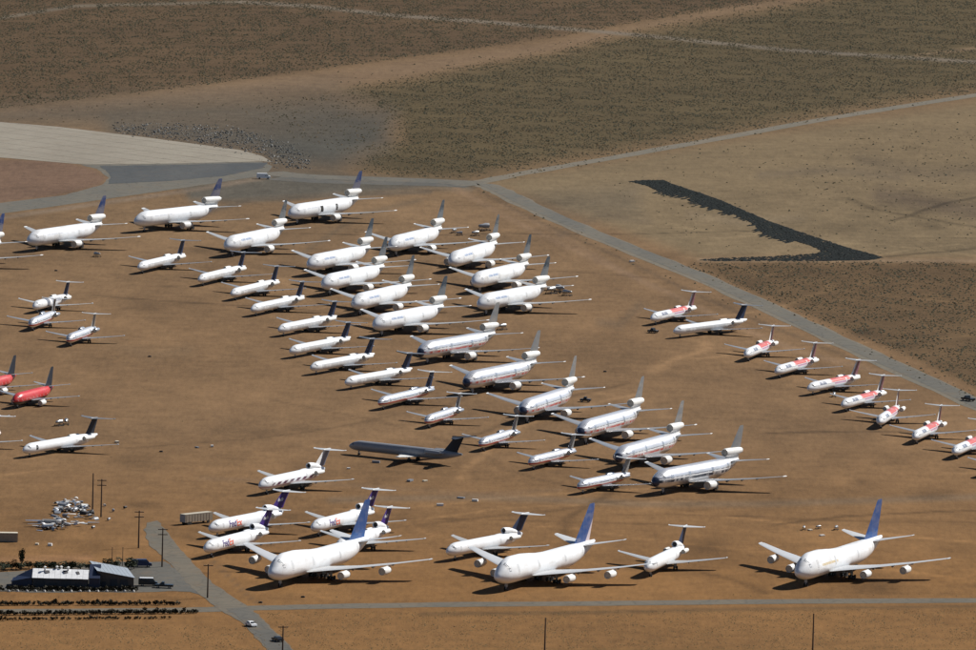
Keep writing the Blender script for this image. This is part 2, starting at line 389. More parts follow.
def mesh_np(name, v, f):
    me = bpy.data.meshes.new(name); k = f.shape[1]
    me.vertices.add(len(v)); me.vertices.foreach_set('co', np.ascontiguousarray(v, dtype=np.float32).ravel())
    me.loops.add(f.size); me.loops.foreach_set('vertex_index', np.ascontiguousarray(f, dtype=np.int32).ravel())
    me.polygons.add(len(f)); me.polygons.foreach_set('loop_start', np.arange(0, f.size, k, dtype=np.int32))
    me.update(calc_edges=True); return me
me = mesh_np('ground', verts, quads)
at = me.attributes.new('soil', 'FLOAT_COLOR', 'POINT')
at.data.foreach_set('color', np.concatenate([C.reshape(-1, 3), np.ones((X.size, 1))], 1).astype(np.float32).ravel())
m, nt, b = newmat('desert_soil')
av = N(nt, 'ShaderNodeAttribute', attribute_name='soil'); tc = N(nt, 'ShaderNodeTexCoord')
n1 = noise(nt, tc.outputs['Object'], .010, 5); n2 = noise(nt, tc.outputs['Object'], .11, 6, .7); n3 = noise(nt, tc.outputs['Object'], 1.4, 4, .7)
mp = N(nt, 'ShaderNodeMapping'); L(nt, tc.outputs['Object'], mp.inputs[0]); mp.inputs['Scale'].default_value = (.35, .06, 1); mp.inputs['Rotation'].default_value = (0, 0, R(24))
n4 = noise(nt, mp.outputs[0], .8, 4, .6)
f = math_(nt, 'ADD', math_(nt, 'MULTIPLY', n1, .8), math_(nt, 'MULTIPLY', n2, .75))
mp2 = N(nt, 'ShaderNodeMapping'); L(nt, tc.outputs['Object'], mp2.inputs[0]); mp2.inputs['Scale'].default_value = (.9, .13, 1); mp2.inputs['Rotation'].default_value = (0, 0, R(-8))
n5 = noise(nt, mp2.outputs[0], .8, 5, .7)
f = math_(nt, 'ADD', f, math_(nt, 'MULTIPLY', n3, .35)); f = math_(nt, 'ADD', f, math_(nt, 'MULTIPLY', n4, .4)); f = math_(nt, 'ADD', f, math_(nt, 'MULTIPLY', n5, .7)); f = math_(nt, 'SUBTRACT', f, .22)
k = N(nt, 'ShaderNodeMapRange'); k.inputs[1].default_value = .75; k.inputs[2].default_value = 1.70; k.inputs[3].default_value = .50; k.inputs[4].default_value = 1.50; L(nt, f, k.inputs[0])
cc = N(nt, 'ShaderNodeCombineColor'); [L(nt, k.outputs[0], cc.inputs[i]) for i in range(3)]
c = mixc(nt, 1., av.outputs['Color'], cc.outputs[0], 'MULTIPLY')
pb = noise(nt, tc.outputs['Object'], .35, 5, .75)          # scattered pebbles, weeds and oil spots
c = mixc(nt, math_(nt, 'MULTIPLY', ramp(nt, pb, [(.66, 0.), (.74, 1.)]), .45), c, (.075, .060, .040))
L(nt, c, b.inputs['Base Color']); b.inputs['Roughness'].default_value = .95; b.inputs['Specular IOR Level'].default_value = .1
bp = N(nt, 'ShaderNodeBump'); bp.inputs['Strength'].default_value = .5; bp.inputs['Distance'].default_value = .25
L(nt, n3, bp.inputs['Height']); L(nt, bp.outputs[0], b.inputs['Normal'])
me.materials.append(m); tag(link('ground', me), kind='structure')

# ------------------------------------------------------------------ paved sheets
def densify(poly, step=4., jit=0., closed=True):
    pts = [Vector((*G(*p), 0)) for p in poly]; out = []
    for i in range(len(pts) if closed else len(pts)-1):
        a, c = pts[i], pts[(i+1) % len(pts)]; n = max(1, int((c-a).length/step))
        for j in range(n):
            q = a.lerp(c, j/n); out.append((q.x+random.uniform(-jit, jit), q.y+random.uniform(-jit, jit)*2.2))
    return out
def sheet(name, poly, mat, z, jit=.25, step=5., kind='structure'):
    ring = densify(poly, step, jit)
    bm = bmesh.new(); vs = [bm.verts.new((x, y, z)) for x, y in ring]
    f = bm.faces.new(vs); bmesh.ops.triangulate(bm, faces=[f])
    for f in bm.faces:
        if f.normal.z < 0: f.normal_flip()
    me = bpy.data.meshes.new(name); bm.to_mesh(me); bm.free(); me.materials.append(MATS[mat])
    return tag(link(name, me), kind=kind)
def smooth_line(pts, n=6):
    P = [Vector(G(*p)) for p in pts]; out = []
    for i in range(len(P)-1):
        p0 = P[max(i-1, 0)]; p1 = P[i]; p2 = P[i+1]; p3 = P[min(i+2, len(P)-1)]
        for j in range(n):
            t = j/n; out.append(.5*((2*p1)+(p2-p0)*t+(2*p0-5*p1+4*p2-p3)*t*t+(3*p1-p0-3*p2+p3)*t**3))
    out.append(P[-1]); return out
def road(name, pts, width, mat, z, jit=.15):
    c = smooth_line(pts); lft = []; rgt = []
    for i, p in enumerate(c):
        d = (c[min(i+1, len(c)-1)]-c[max(i-1, 0)]).normalized(); nrm = Vector((-d.y, d.x))
        lft.append(p+nrm*(width/2+random.uniform(-jit, jit))); rgt.append(p-nrm*(width/2+random.uniform(-jit, jit)))
    vs = [(*p, z) for p in lft]+[(*p, z) for p in rgt]; n = len(lft)
    me = bpy.data.meshes.new(name); me.from_pydata(vs, [], [(n+i, n+i+1, i+1, i) for i in range(n-1)]); me.update(); me.materials.append(MATS[mat])
    return tag(link(name, me), kind='structure')
def pavement(name, a, bcol, sc1=.05, sc2=.9, joints=None, patch=.35, cracks=.35):
    m, nt, b = newmat(name); tc = N(nt, 'ShaderNodeTexCoord')
    mp = N(nt, 'ShaderNodeMapping'); L(nt, tc.outputs['Object'], mp.inputs[0]); mp.inputs['Scale'].default_value = (1, .25, 1); mp.inputs['Rotation'].default_value = (0, 0, R(12))
    n = noise(nt, mp.outputs[0], sc1, 6, .65); n2 = noise(nt, tc.outputs['Object'], sc2, 5, .7)
    c = mixc(nt, ramp(nt, n, [(.35, 0.), (.68, 1.)]), a, bcol)
    k = math_(nt, 'MULTIPLY_ADD', n2, .5); k.node.inputs[2].default_value = .75
    cc = N(nt, 'ShaderNodeCombineColor'); [L(nt, k, cc.inputs[i]) for i in range(3)]
    c = mixc(nt, 1., c, cc.outputs[0], 'MULTIPLY')
    vo = N(nt, 'ShaderNodeTexVoronoi', feature='DISTANCE_TO_EDGE'); vo.inputs['Scale'].default_value = .16; L(nt, tc.outputs['Object'], vo.inputs['Vector'])
    c = mixc(nt, math_(nt, 'MULTIPLY', ramp(nt, vo.outputs['Distance'], [(.0, 1.), (.06, 0.)]), cracks), c, (.04, .038, .034))
    # blown sand lying on the surface
    c = mixc(nt, math_(nt, 'MULTIPLY', ramp(nt, noise(nt, tc.outputs['Object'], .13, 6, .7), [(.52, 0.), (.72, 1.)]), patch), c, (.165, .110, .062))
    L(nt, c, b.inputs['Base Color']); b.inputs['Roughness'].default_value = .9; b.inputs['Specular IOR Level'].default_value = .2
pavement('concrete', (.265, .238, .190), (.215, .190, .150), .02, .5, patch=.3, cracks=.08)
pavement('concrete_joint', (.13, .115, .09), (.16, .14, .11))
pavement('asphalt', (.052, .058, .062), (.078, .080, .078), .04, .6, patch=.2)
pavement('old_asphalt', (.104, .100, .086), (.138, .124, .096), .05, .6, patch=.35)
pavement('yard_asphalt', (.080, .078, .070), (.110, .102, .086), .05, .8, patch=.5)
pavement('dusty_road', (.110, .100, .080), (.142, .120, .088), .06, .6, patch=.6)
pavement('sealed_edge', (.135, .122, .094), (.165, .138, .100), .05, .6, patch=.4)
# the end of the concrete runway apron: single slabs with open joints between them
APRON = [(-420, 96), (0, 122), (60, 127), (150, 138), (240, 150), (262, 156), (272, 162), (262, 161.5), (170, 163.6), (84, 164.6), (0, 157.5), (-420, 140)]
apron = sheet('apron', APRON, 'concrete_joint', .02, 0.)
def clip_poly(poly, x0, x1, y0, y1):
    def cut(ps, ax, v, keep_less):
        out = []
        for i in range(len(ps)):
            a, c = ps[i], ps[(i+1) % len(ps)]
            ia = (a[ax] <= v) if keep_less else (a[ax] >= v); ic = (c[ax] <= v) if keep_less else (c[ax] >= v)
            if ia: out.append(a)
            if ia != ic:
                t = (v-a[ax])/(c[ax]-a[ax]); out.append((a[0]+(c[0]-a[0])*t, a[1]+(c[1]-a[1])*t))
        return out
    for ax, v, kl in ((0, x0, 0), (0, x1, 1), (1, y0, 0), (1, y1, 1)):
        poly = cut(poly, ax, v, kl)
        if len(poly) < 3: return None
    return poly
# apron strips (paving lanes) rotated to run along the runway
wp = [Vector(G(*p)) for p in APRON]; ang = math.atan2((Vector(G(260, 157))-Vector(G(0, 123))).y, (Vector(G(260, 157))-Vector(G(0, 123))).x)
rot = Matrix.Rotation(-ang, 2); rp = [tuple(rot @ p) for p in wp]; inv = Matrix.Rotation(ang, 2)
ax0, ax1 = min(p[0] for p in rp), max(p[0] for p in rp); ay0, ay1 = min(p[1] for p in rp), max(p[1] for p in rp)
LW, LL = 15.0, 30.0; i = 0
x = ax0
while x < ax1:
    y = ay0
    while y < ay1:
        q = clip_poly(rp, x+.12, x+LL-.12, y+.22, y+LW-.22)
        if q and len(q) >= 3:
            w_ = [inv @ Vector(p) for p in q]
            if any(PIX(p.x, p.y)[0] > -30 for p in w_):
                bm = bmesh.new(); zz = .045+random.uniform(0, .01); vs = [bm.verts.new((p.x, p.y, zz)) for p in w_]
                try:
                    f = bm.faces.new(vs); f.normal_update()
                    if f.normal.z < 0: f.normal_flip()
                    me = bpy.data.meshes.new('concrete_slab'); bm.to_mesh(me); me.materials.append(MATS['concrete']); link('concrete_slab', me, apron)
                except ValueError: pass
                bm.free()
        y += LW
    x += LL
sheet('taxiway', [(80, 164.8), (262, 161.8), (273, 166), (268, 172), (255, 177), (200, 185.5), (110, 198.5), (0, 214), (-300, 250), (-300, 240), (0, 203), (65, 195), (102, 185), (108.5, 177.5), (97, 169)], 'old_asphalt', .03, .3)
sheet('taxiway_asphalt', [(100, 166), (180, 164.8), (268, 162.5), (262, 168), (225, 176), (170, 181), (108, 184), (111, 177), (105, 170)], 'asphalt', .06, .4)
road('perimeter_road', [(268, 172.5), (300, 176), (360, 178.5), (430, 181), (482, 183.5)], 17, 'old_asphalt', .05)
road('perimeter_verge', [(275, 178), (330, 181.5), (430, 184), (470, 186)], 16, 'yard_asphalt', .03, .8)
road('boundary_road', [(455, 186), (483, 184.5), (502, 191), (530, 205), (600, 236), (690, 272), (760, 303), (830, 336), (900, 368), (976, 403), (1080, 452)], 7.8, 'old_asphalt', .07)
road('boundary_road_shoulder', [(470, 184), (485, 185), (502, 192), (530, 206), (600, 237), (690, 273), (760, 304), (830, 337), (900, 369), (976, 404), (1080, 453)], 11., 'sealed_edge', .035, .8)
road('desert_road', [(470, 184), (520, 174), (600, 160), (700, 142), (850, 115), (976, 95), (1200, 60)], 8, 'sealed_edge', .045, .5)
road('service_road', [(-60, 612), (80, 611), (190, 610), (260, 608), (420, 605), (600, 603.5), (760, 601.8), (976, 600.5), (1060, 600)], 9.5, 'dusty_road', .04, .4)
sheet('cross_road', [(144, 530), (148, 523), (158, 521), (174, 541), (192, 562), (212, 583), (246, 605), (264, 620), (305, 662), (278, 662), (241, 622), (216, 608), (192, 588), (170, 564), (150, 546)], 'dusty_road', .065, .4)
sheet('cross_road_asphalt', [(228, 609), (246, 608), (263, 621), (304, 662), (280, 662), (243, 622)], 'yard_asphalt', .09, .5)
sheet('building_yard', [(-40, 576), (20, 571), (120, 562), (166, 562), (190, 580), (206, 597), (190, 591.5), (120, 592.5), (-40, 592)], 'yard_asphalt', .05, .5)

# ------------------------------------------------------------------ uncountable ground cover
def vnoise(x, y, s, seed):
    r = np.random.default_rng(seed); o = np.zeros_like(x)
    for k in range(9):
        a = r.uniform(0, 2*math.pi); fr = r.uniform(.5, 1.6)/s
        o += np.sin((x*math.cos(a)+y*math.sin(a))*fr*2*math.pi+r.uniform(0, 6.28))
    return o/9**.5
def scatter(poly, dens, seed, clump=0., cs=30., edge=0., margin=(-60, 1040, -40, 700)):
    pts = np.array([G(max(min(p[0], 1150), -150), max(min(p[1], 720), -60)) for p in poly]); x0, y0 = pts.min(0); x1, y1 = pts.max(0)
    r = np.random.default_rng(seed); n = int((x1-x0)*(y1-y0)*dens)
    x = r.uniform(x0, x1, n); y = r.uniform(y0, y1, n); px, py = PIX(x, y)
    k = inside(px+r.normal(0, edge, n), py+r.normal(0, edge*.4, n), poly) & (px > margin[0]) & (px < margin[1]) & (py > margin[2]) & (py < margin[3])
    if clump: k &= (vnoise(x, y, cs, seed)+r.uniform(-1, 1, n)) > clump
    return x[k], y[k]
BUSH = np.array([(.75*math.cos(a), .75*math.sin(a), 0) for a in np.arange(5)*1.2566]+[(1.05*math.cos(a+.6), 1.05*math.sin(a+.6), .55) for a in np.arange(5)*1.2566]+[(0, 0, 1.)])
BUSHF = np.array([(i, (i+1) % 5, 5+i) for i in range(5)]+[((i+1) % 5, 5+(i+1) % 5, 5+i) for i in range(5)]+[(5+i, 5+(i+1) % 5, 10) for i in range(5)])
BUSH5 = np.array([(math.cos(a), math.sin(a), .0) for a in np.arange(5)*1.2566]+[(0, 0, 1.), (.35, .1, .85)]); BUSH5F = np.array([(0, 1, 6), (1, 2, 5), (2, 3, 5), (3, 4, 5), (4, 0, 6), (1, 5, 6), (4, 6, 5)])
def cover(name, x, y, rmin, rmax, hr, cols, mat, seed, tmpl=BUSH, tf=BUSHF, jit=.25, z0=0.):
    r = np.random.default_rng(seed); n = len(x); k = len(tmpl)
    rad = r.uniform(rmin, rmax, n)*r.uniform(.7, 1.15, n); h = rad*r.uniform(hr*.7, hr*1.3, n); a = r.uniform(0, 6.28, n)
    t = tmpl[None]+r.uniform(-jit, jit, (n, k, 3))*np.array((1, 1, .7)); ca, sa = np.cos(a)[:, None], np.sin(a)[:, None]
    V = np.stack([x[:, None]+(t[..., 0]*ca-t[..., 1]*sa)*rad[:, None], y[:, None]+(t[..., 0]*sa+t[..., 1]*ca)*rad[:, None], z0+np.maximum(t[..., 2], -.05)*h[:, None]], -1).reshape(-1, 3)
    F = (tf[None]+(np.arange(n)*k)[:, None, None]).reshape(-1, 3)
    me = mesh_np(name, V, F)
    ci = r.integers(0, len(cols), n); cc = np.array(cols)[ci]*r.uniform(.75, 1.25, (n, 1))
    cc = np.concatenate([np.repeat(cc, k, 0), np.ones((n*k, 1))], 1)
    at = me.attributes.new('tone', 'FLOAT_COLOR', 'POINT'); at.data.foreach_set('color', cc.astype(np.float32).ravel())
    me.materials.append(MATS[mat]); return link(name, me)
def tone_mat(name, rough=.9, trans=0.):
    m, nt, b = newmat(name); a = N(nt, 'ShaderNodeAttribute', attribute_name='tone'); tc = N(nt, 'ShaderNodeTexCoord')
    n = noise(nt, tc.outputs['Object'], 2.5, 3); k = math_(nt, 'MULTIPLY_ADD', n, .8); k.node.inputs[2].default_value = .6
    cc = N(nt, 'ShaderNodeCombineColor'); [L(nt, k, cc.inputs[i]) for i in range(3)]
    L(nt, mixc(nt, 1., a.outputs['Color'], cc.outputs[0], 'MULTIPLY'), b.inputs['Base Color']); b.inputs['Roughness'].default_value = rough
    b.inputs['Specular IOR Level'].default_value = .15
tone_mat('scrub_leaf'); tone_mat('broken_stone'); tone_mat('dark_heaps')
SCOL = [(.046, .041, .022), (.038, .036, .021), (.060, .047, .025), (.037, .037, .023), (.085, .060, .030)]
sx, sy = [], []
for poly, dn, cl, cs, sd_ in ((SCRUB_NW, .48, -.3, 26, 1), (SCRUB_N, .48, -.3, 30, 2), (SCRUB_E, .34, -.5, 22, 3), ([(840, 140), (1100, 110), (1100, 255), (880, 220), (800, 180)], .05, .5, 25, 4),
                         ([(560, 160), (800, 140), (976, 110), (976, 255), (700, 250)], .02, .5, 30, 5), (GREYSTRIP, .010, .0, 20, 6), (BAND, .003, .0, 20, 7),
                         ([(250, 104), (345, 92), (405, 115), (400, 145), (362, 166), (330, 150), (260, 122)], .10, .1, 20, 8)):
    x, y = scatter(poly, dn, sd_, cl, cs, 9. if poly is SCRUB_N else 2.); sx.append(x); sy.append(y)
# lines of bushes on road verges
for line, n_, jt in (([(690, 266), (740, 288), (840, 333), (976, 396)], 130, 5.), ([(500, 178), (700, 138), (976, 90)], 150, 6.), ([(480, 192), (560, 228), (660, 272), (760, 318)], 40, 5.), ([(860, 350), (976, 395)], 20, 5.)):
    c_ = smooth_line(line, 10); t_ = rng.integers(0, len(c_)-1, n_); u_ = rng.uniform(0, 1, n_)
    q = np.array([c_[a].lerp(c_[a+1], b_) for a, b_ in zip(t_, u_)])+rng.normal(0, jt/2, (n_, 2)); sx.append(q[:, 0]); sy.append(q[:, 1])
tag(cover('desert_scrub', np.concatenate(sx), np.concatenate(sy), .18, .62, .75, SCOL, 'scrub_leaf', 21, BUSH5, BUSH5F),
    'low grey green desert scrub spread over the plain behind the airfield', 'scrub', kind='stuff')
# dry weeds in the foreground and among the parked aircraft
wx, wy = [], []
for poly, dn, cl, sd_ in (([(-50, 617), (255, 628), (300, 660), (-50, 670)], .9, -.2, 31), ([(262, 612), (420, 612), (1050, 608), (1050, 670), (310, 670)], .9, -.2, 32),
                          ([(0, 592), (180, 593), (200, 601), (0, 604)], .10, -.2, 33), ([(262, 596), (1000, 592), (1000, 597), (262, 601)], .03, 0., 34),
                          ([(0, 230), (976, 380), (976, 590), (0, 560)], .0035, .5, 35), ([(0, 530), (130, 530), (160, 565), (0, 565)], .012, .1, 36)):
    x, y = scatter(poly, dn, sd_, cl, 14); wx.append(x); wy.append(y)
tag(cover('dry_weeds', np.concatenate(wx), np.concatenate(wy), .10, .26, .8, [(.17, .105, .045), (.15, .09, .035), (.13, .085, .04), (.10, .075, .035)], 'scrub_leaf', 22, BUSH5, BUSH5F),
    'dry straw coloured weeds along the near roads', 'weeds', kind='stuff')
# rubble dumped beside the round end of the apron
RUB = [(112, 126), (200, 124), (250, 132), (300, 150), (314, 162), (300, 169), (278, 167), (262, 153), (205, 143), (112, 131)]
rx_, ry_ = scatter(RUB, .42, 41, -.6, 20, 5.)
ROCK = np.array([(-1, -1, 0), (1, -1, 0), (1, 1, 0), (-1, 1, 0), (-.8, -.8, 1), (.8, -.8, 1), (.8, .8, 1), (-.8, .8, 1)])*np.array((.8, .8, 1))
ROCKF = np.array([(0, 1, 5), (0, 5, 4), (1, 2, 6), (1, 6, 5), (2, 3, 7), (2, 7, 6), (3, 0, 4), (3, 4, 7), (4, 5, 6), (4, 6, 7)])
tag(cover('concrete_rubble', rx_, ry_, .16, .50, .6, [(.070, .074, .074), (.085, .087, .085), (.11, .11, .105), (.055, .058, .058), (.20, .198, .188)], 'broken_stone', 42, ROCK, ROCKF, .35),
    'grey rubble of broken concrete beside the rounded apron end', 'rubble', kind='stuff')
# small near-black heaps crowded into a long hooked bank
Zb = lambda x, y: (600+x/3.2533, 160+y/3.2533)
BANK = [Zb(*p) for p in [(95, 70), (150, 66), (205, 66), (250, 84), (320, 106), (400, 135), (480, 170), (550, 200), (700, 252), (800, 284), (920, 317), (880, 326), (720, 329), (560, 329), (360, 329), (318, 326), (400, 319), (560, 314), (705, 305), (722, 298), (690, 280), (640, 265), (570, 257), (530, 238), (500, 208), (440, 178), (400, 166), (330, 148), (290, 122), (240, 113), (190, 102), (160, 86)]]
bx_, by_ = scatter(BANK, 2.6, 51)
tx_, ty_ = [], []            # ragged fingers of heaps along the near side of the bank
for k in range(60):
    a_ = BANK[rng.integers(21, 30)]; c_ = BANK[min(BANK.index(a_)+1, 30)]; t_ = rng.uniform(); p_ = (a_[0]+(c_[0]-a_[0])*t_, a_[1]+(c_[1]-a_[1])*t_); l_ = rng.uniform(2, 7)
    for q_ in range(9): g_ = G(p_[0]-l_*q_/8+rng.normal(0, .3), p_[1]+l_*.30*q_/8); tx_.append(g_[0]); ty_.append(g_[1])
bx_ = np.concatenate([bx_, tx_]); by_ = np.concatenate([by_, ty_])
arm = (PIX(bx_, by_)[1] > 254.5) & (PIX(bx_, by_)[0] < 818) & (rng.uniform(0, 1, len(bx_)) < .6); bx_, by_ = bx_[~arm], by_[~arm]
HEAP = np.array([(math.cos(a), math.sin(a), -.02) for a in np.arange(7)*.8976]+[(.5*math.cos(a+.4), .5*math.sin(a+.4), .62) for a in np.arange(7)*.8976]+[(0, 0, 1.)])
HEAPF = np.array([(i, (i+1) % 7, 7+i) for i in range(7)]+[((i+1) % 7, 7+(i+1) % 7, 7+i) for i in range(7)]+[(7+i, 7+(i+1) % 7, 14) for i in range(7)])
tag(cover('dark_bank', bx_, by_, .45, .95, .34, [(.007, .011, .0105), (.009, .013, .012), (.006, .009, .009)], 'dark_heaps', 52, HEAP, HEAPF, .22),
    'long hooked bank of low dark heaps on the bare ground', 'spoil', kind='stuff')

# ------------------------------------------------------------------ airliners (y runs aft from the nose, x to the aircraft's left, z up)
NS = 28
class Hull:
    def __init__(s, st, hump=None):
        s.y = [q[0] for q in st]; s.z = [q[1] for q in st]; s.r = [q[2] for q in st]; s.hr = [q[3] if len(q) > 3 else q[2] for q in st]; s.hump = hump
    def at(s, y):
        return np.interp(y, s.y, s.z), np.interp(y, s.y, s.r), np.interp(y, s.y, s.hr)
    def p(s, y, th, off=0.):
        zc, rx, rz = s.at(y); c, n = math.cos(th), math.sin(th)
        h = float(np.interp(y, *s.hump)) if s.hump else 0.
        x = (rx+off)*c; z = zc+(rz+off)*n
        if n > 0 and h: z += h*n**1.3; x *= 1-.10*h*n
        return (float(x), y, float(z))
    def ring(s, y): return [s.p(y, 2*math.pi*i/NS) for i in range(NS)]
def stations(Lf, r, zc, nose, tail, znose, ztail, rt, rz=None):
    rz = rz or r; out = [(0, znose, .04, .04)]
    for t in (.04, .1, .2, .34, .5, .7, .88, 1.):
        k = (1-(1-t)**2.0)**.62; out.append((nose*t, znose+(zc-znose)*min(1, t*1.25), r*k, rz*k))
    y0 = Lf-tail
    for t in (0, .15, .3, .45, .6, .75, .9, 1.):
        k = 1-(1-rt/r)*t**1.55; out.append((y0+tail*t, zc+(ztail-zc)*t**1.5, r*k, rz*k))
    return out
def airfoil(yle, ch, x, z, th, n=7):
    """closed section in the y-z plane"""
    up = []; lo = []
    for i in range(n+1):
        t = (1-math.cos(math.pi*i/n))/2
        h = th*ch*(1.485*math.sqrt(t)-.63*t-1.758*t*t+1.421*t**3-.5075*t**4)*2
        up.append((x, yle+ch*t, z+h*.6)); lo.append((x, yle+ch*t, z-h*.4))
    return up + lo[-2:0:-1]
def foil_vert(z, yle, ch, th, n=7, x=0.):
    s = airfoil(yle, ch, 0, 0, th, n); return [(x+(p[2]-0)*1., p[1], z) for p in s]
class Type: pass
def build_type(name, hull, ym, wing, fin, stab, engines, gears, extra=None, windows=(1.9, 3.4, .55)):
    T = Type(); T.name = name; T.hull = hull; T.ym = ym; T.parts = []
    def put(nm, mb, key, parent=None, smooth=True, label=None):
        mb.v = [(x, y-ym, z) for x, y, z in mb.v]
        T.parts.append((nm, mb.mesh(name+'_'+nm, 'white_paint', smooth), key, parent, label)); return len(T.parts)-1
    m = MB(); ys_ = sorted(set(list(hull.y)+[float(v) for v in np.arange(hull.y[8], hull.y[-8], 2.2)]))
    m.loft([hull.ring(y) for y in ys_]); fz = put('fuselage', m, 'body')
    # cabin doors, a shade off the skin around them
    Lh = hull.y[-1]; wide = hull.r[9] > 2.5
    for fr in ((.125, .33, .60, .80) if wide else (.12, .66)):
        for sgn in (1, -1):
            m = MB(); zc_, rx_2, rz_2 = hull.at(Lh*fr); dh = 2.3 if wide else 1.6; a0 = -.10; n4_ = 4; dwd = 1.15 if wide else .8
            for i_ in range(n4_):
                q = [hull.p(Lh*fr+dx_, a0+dh/rz_2*(i_+e_)/n4_, .018) for dx_, e_ in ((0, 0), (dwd, 0), (dwd, 1), (0, 1))]
                m.add([(p[0]*sgn, p[1], p[2]) for p in q], [(0, 1, 2, 3)])
            put('door', m, 'door', fz, False)
    # windscreen panes wrapped on the nose
    y0, y1, _ = windows
    m = MB()
    for sgn in (1, -1):
        for a0, a1, dy in ((80, 60, 0.), (57, 40, .12), (37, 20, .45)):
            q = [hull.p(y0+dy, R(a0), .02), hull.p(y0+dy+.1, R(a1), .02), hull.p(y1+dy, R(a1-3), .02), hull.p(y1+dy-.1, R(a0-3), .02)]
            m.add([(p[0]*sgn, p[1], p[2]) for p in q], [(0, 1, 2, 3)])
    put('windscreen', m, 'glass', fz, False)
    for sgn in (1, -1):
        m = MB(); m.loft([airfoil(yl, ch, x*sgn, z, th) for (x, yl, ch, z, th) in wing]); wi = put('wing', m, 'wing')
        for k in (.30, .48, .66):                  # flap track fairings
            m = MB()
            x = wing[1][0]+(wing[-1][0]-wing[1][0])*k
            yl, ch, z = (np.interp(x, [q[0] for q in wing], [q[j] for q in wing]) for j in (1, 2, 3))
            m.tube((x*sgn, yl+ch*.6, z-.12*ch*.6), (x*sgn, yl+ch*1.06, z-.02*ch), .05*ch, .02*ch, 6)
            put('flap_fairing', m, 'wing', wi)
        xt, yt, ct, zt, _ = wing[-1]; m = MB(); m.lathe([(yt-.25, .03), (yt+.2, .22), (yt+ct*.7, .24), (yt+ct+.5, .03)], (xt+.05)*sgn, zt, 8); put('wing_tip', m, 'tip' if name == 'trijet' else 'wing', wi)
    m = MB(); m.loft([foil_vert(z, yl, ch, th) for (z, yl, ch, th) in fin]); put('fin', m, 'fin')
    for sgn in (1, -1):
        m = MB(); m.loft([airfoil(yl, ch, x*sgn, z, th, 5) for (x, yl, ch, z, th) in stab]); tp = put('tailplane', m, 'stab')
        xt, yt, ct, zt, _ = stab[-1]; m = MB(); m.lathe([(yt-.1, .03), (yt+.2, .16), (yt+ct*.7, .17), (yt+ct+.3, .03)], (xt+.03)*sgn, zt, 8); put('tip_cap', m, 'tip' if name == 'trijet' else 'stab', tp)
    for (x, z, y0, ln, r, mount, key) in engines:
        for sgn in ((1, -1) if x else (1,)):
            m = MB(); m.lathe([(y0+ln*.16, r*.80), (y0+.06*ln, r*.82), (y0, r*.88), (y0+.02*ln, r*.94), (y0+.14*ln, r), (y0+.45*ln, r), (y0+.72*ln, r*.88), (y0+ln*.86, r*.76), (y0+ln*.84, r*.70)], x*sgn, z, 18)
            e = put('nacelle', m, key)
            m = MB(); m.lathe([(y0+ln*.035, .03*r), (y0+ln*.04, .55*r), (y0+ln*.06, r*.82)], x*sgn, z, 14); put('intake_cover', m, 'plug', e)
            m = MB(); m.lathe([(y0+ln*.70, r*.74), (y0+ln*.90, r*.52), (y0+ln*.98, r*.40), (y0+ln*.97, r*.30), (y0+ln*1.08, .05*r)], x*sgn, z, 14); put('exhaust', m, 'metal', e)
            if mount is not None:
                m = MB()
                if mount[0] == 'wing':             # pylon up to the wing
                    _, yw, zw = mount; t = .16
                    m.add([(x*sgn+s_*t, yy_, zz_) for s_ in (-1, 1) for yy_, zz_ in ((y0+ln*.12, z+r*.9), (y0+ln*.95, z+r*.55), (yw+2.6, zw-.1), (yw+.2, zw+.05))],
                          [(0, 1, 2, 3), (7, 6, 5, 4), (0, 4, 5, 1), (1, 5, 6, 2), (2, 6, 7, 3), (3, 7, 4, 0)])
                    put('pylon', m, key)
                else:                              # stub out of the fuselage side
                    xf = mount[1]
                    m.loft([airfoil(y0+ln*.25, ln*.5, xf*sgn, z-.1, .10), airfoil(y0+ln*.25, ln*.5, (x-r*.7)*sgn, z, .10)]); put('pylon', m, key)
    for (y, xs_, top, rad, ax, nw, wsp) in gears:
        for gx in xs_:
            m = MB(); m.tube((gx, y, top), (gx, y, rad*1.1), .16 if rad < .5 else .26, None, 8)
            m.box((gx, y, rad), (wsp*2, .18, .18))
            if nw > 2: m.box((gx, y, rad), (.25, ax*2, .22))
            m.box((gx*1.0, y-.25-ax*.2, top*.62+rad*.3), (.9 if rad > .4 else .55, .06, top*.45))
            g = put('landing_gear', m, 'gear')
            for yy_ in ((-ax, ax) if nw > 2 else (0,)):
                for s_ in (-1, 1):
                    m = MB(); m.tube((gx+s_*wsp-.16, y+yy_, rad), (gx+s_*wsp+.16, y+yy_, rad), rad, None, 14); w_ = put('wheel', m, 'tyre', g)
    if extra: extra(T, put)
    return T
TY = {}
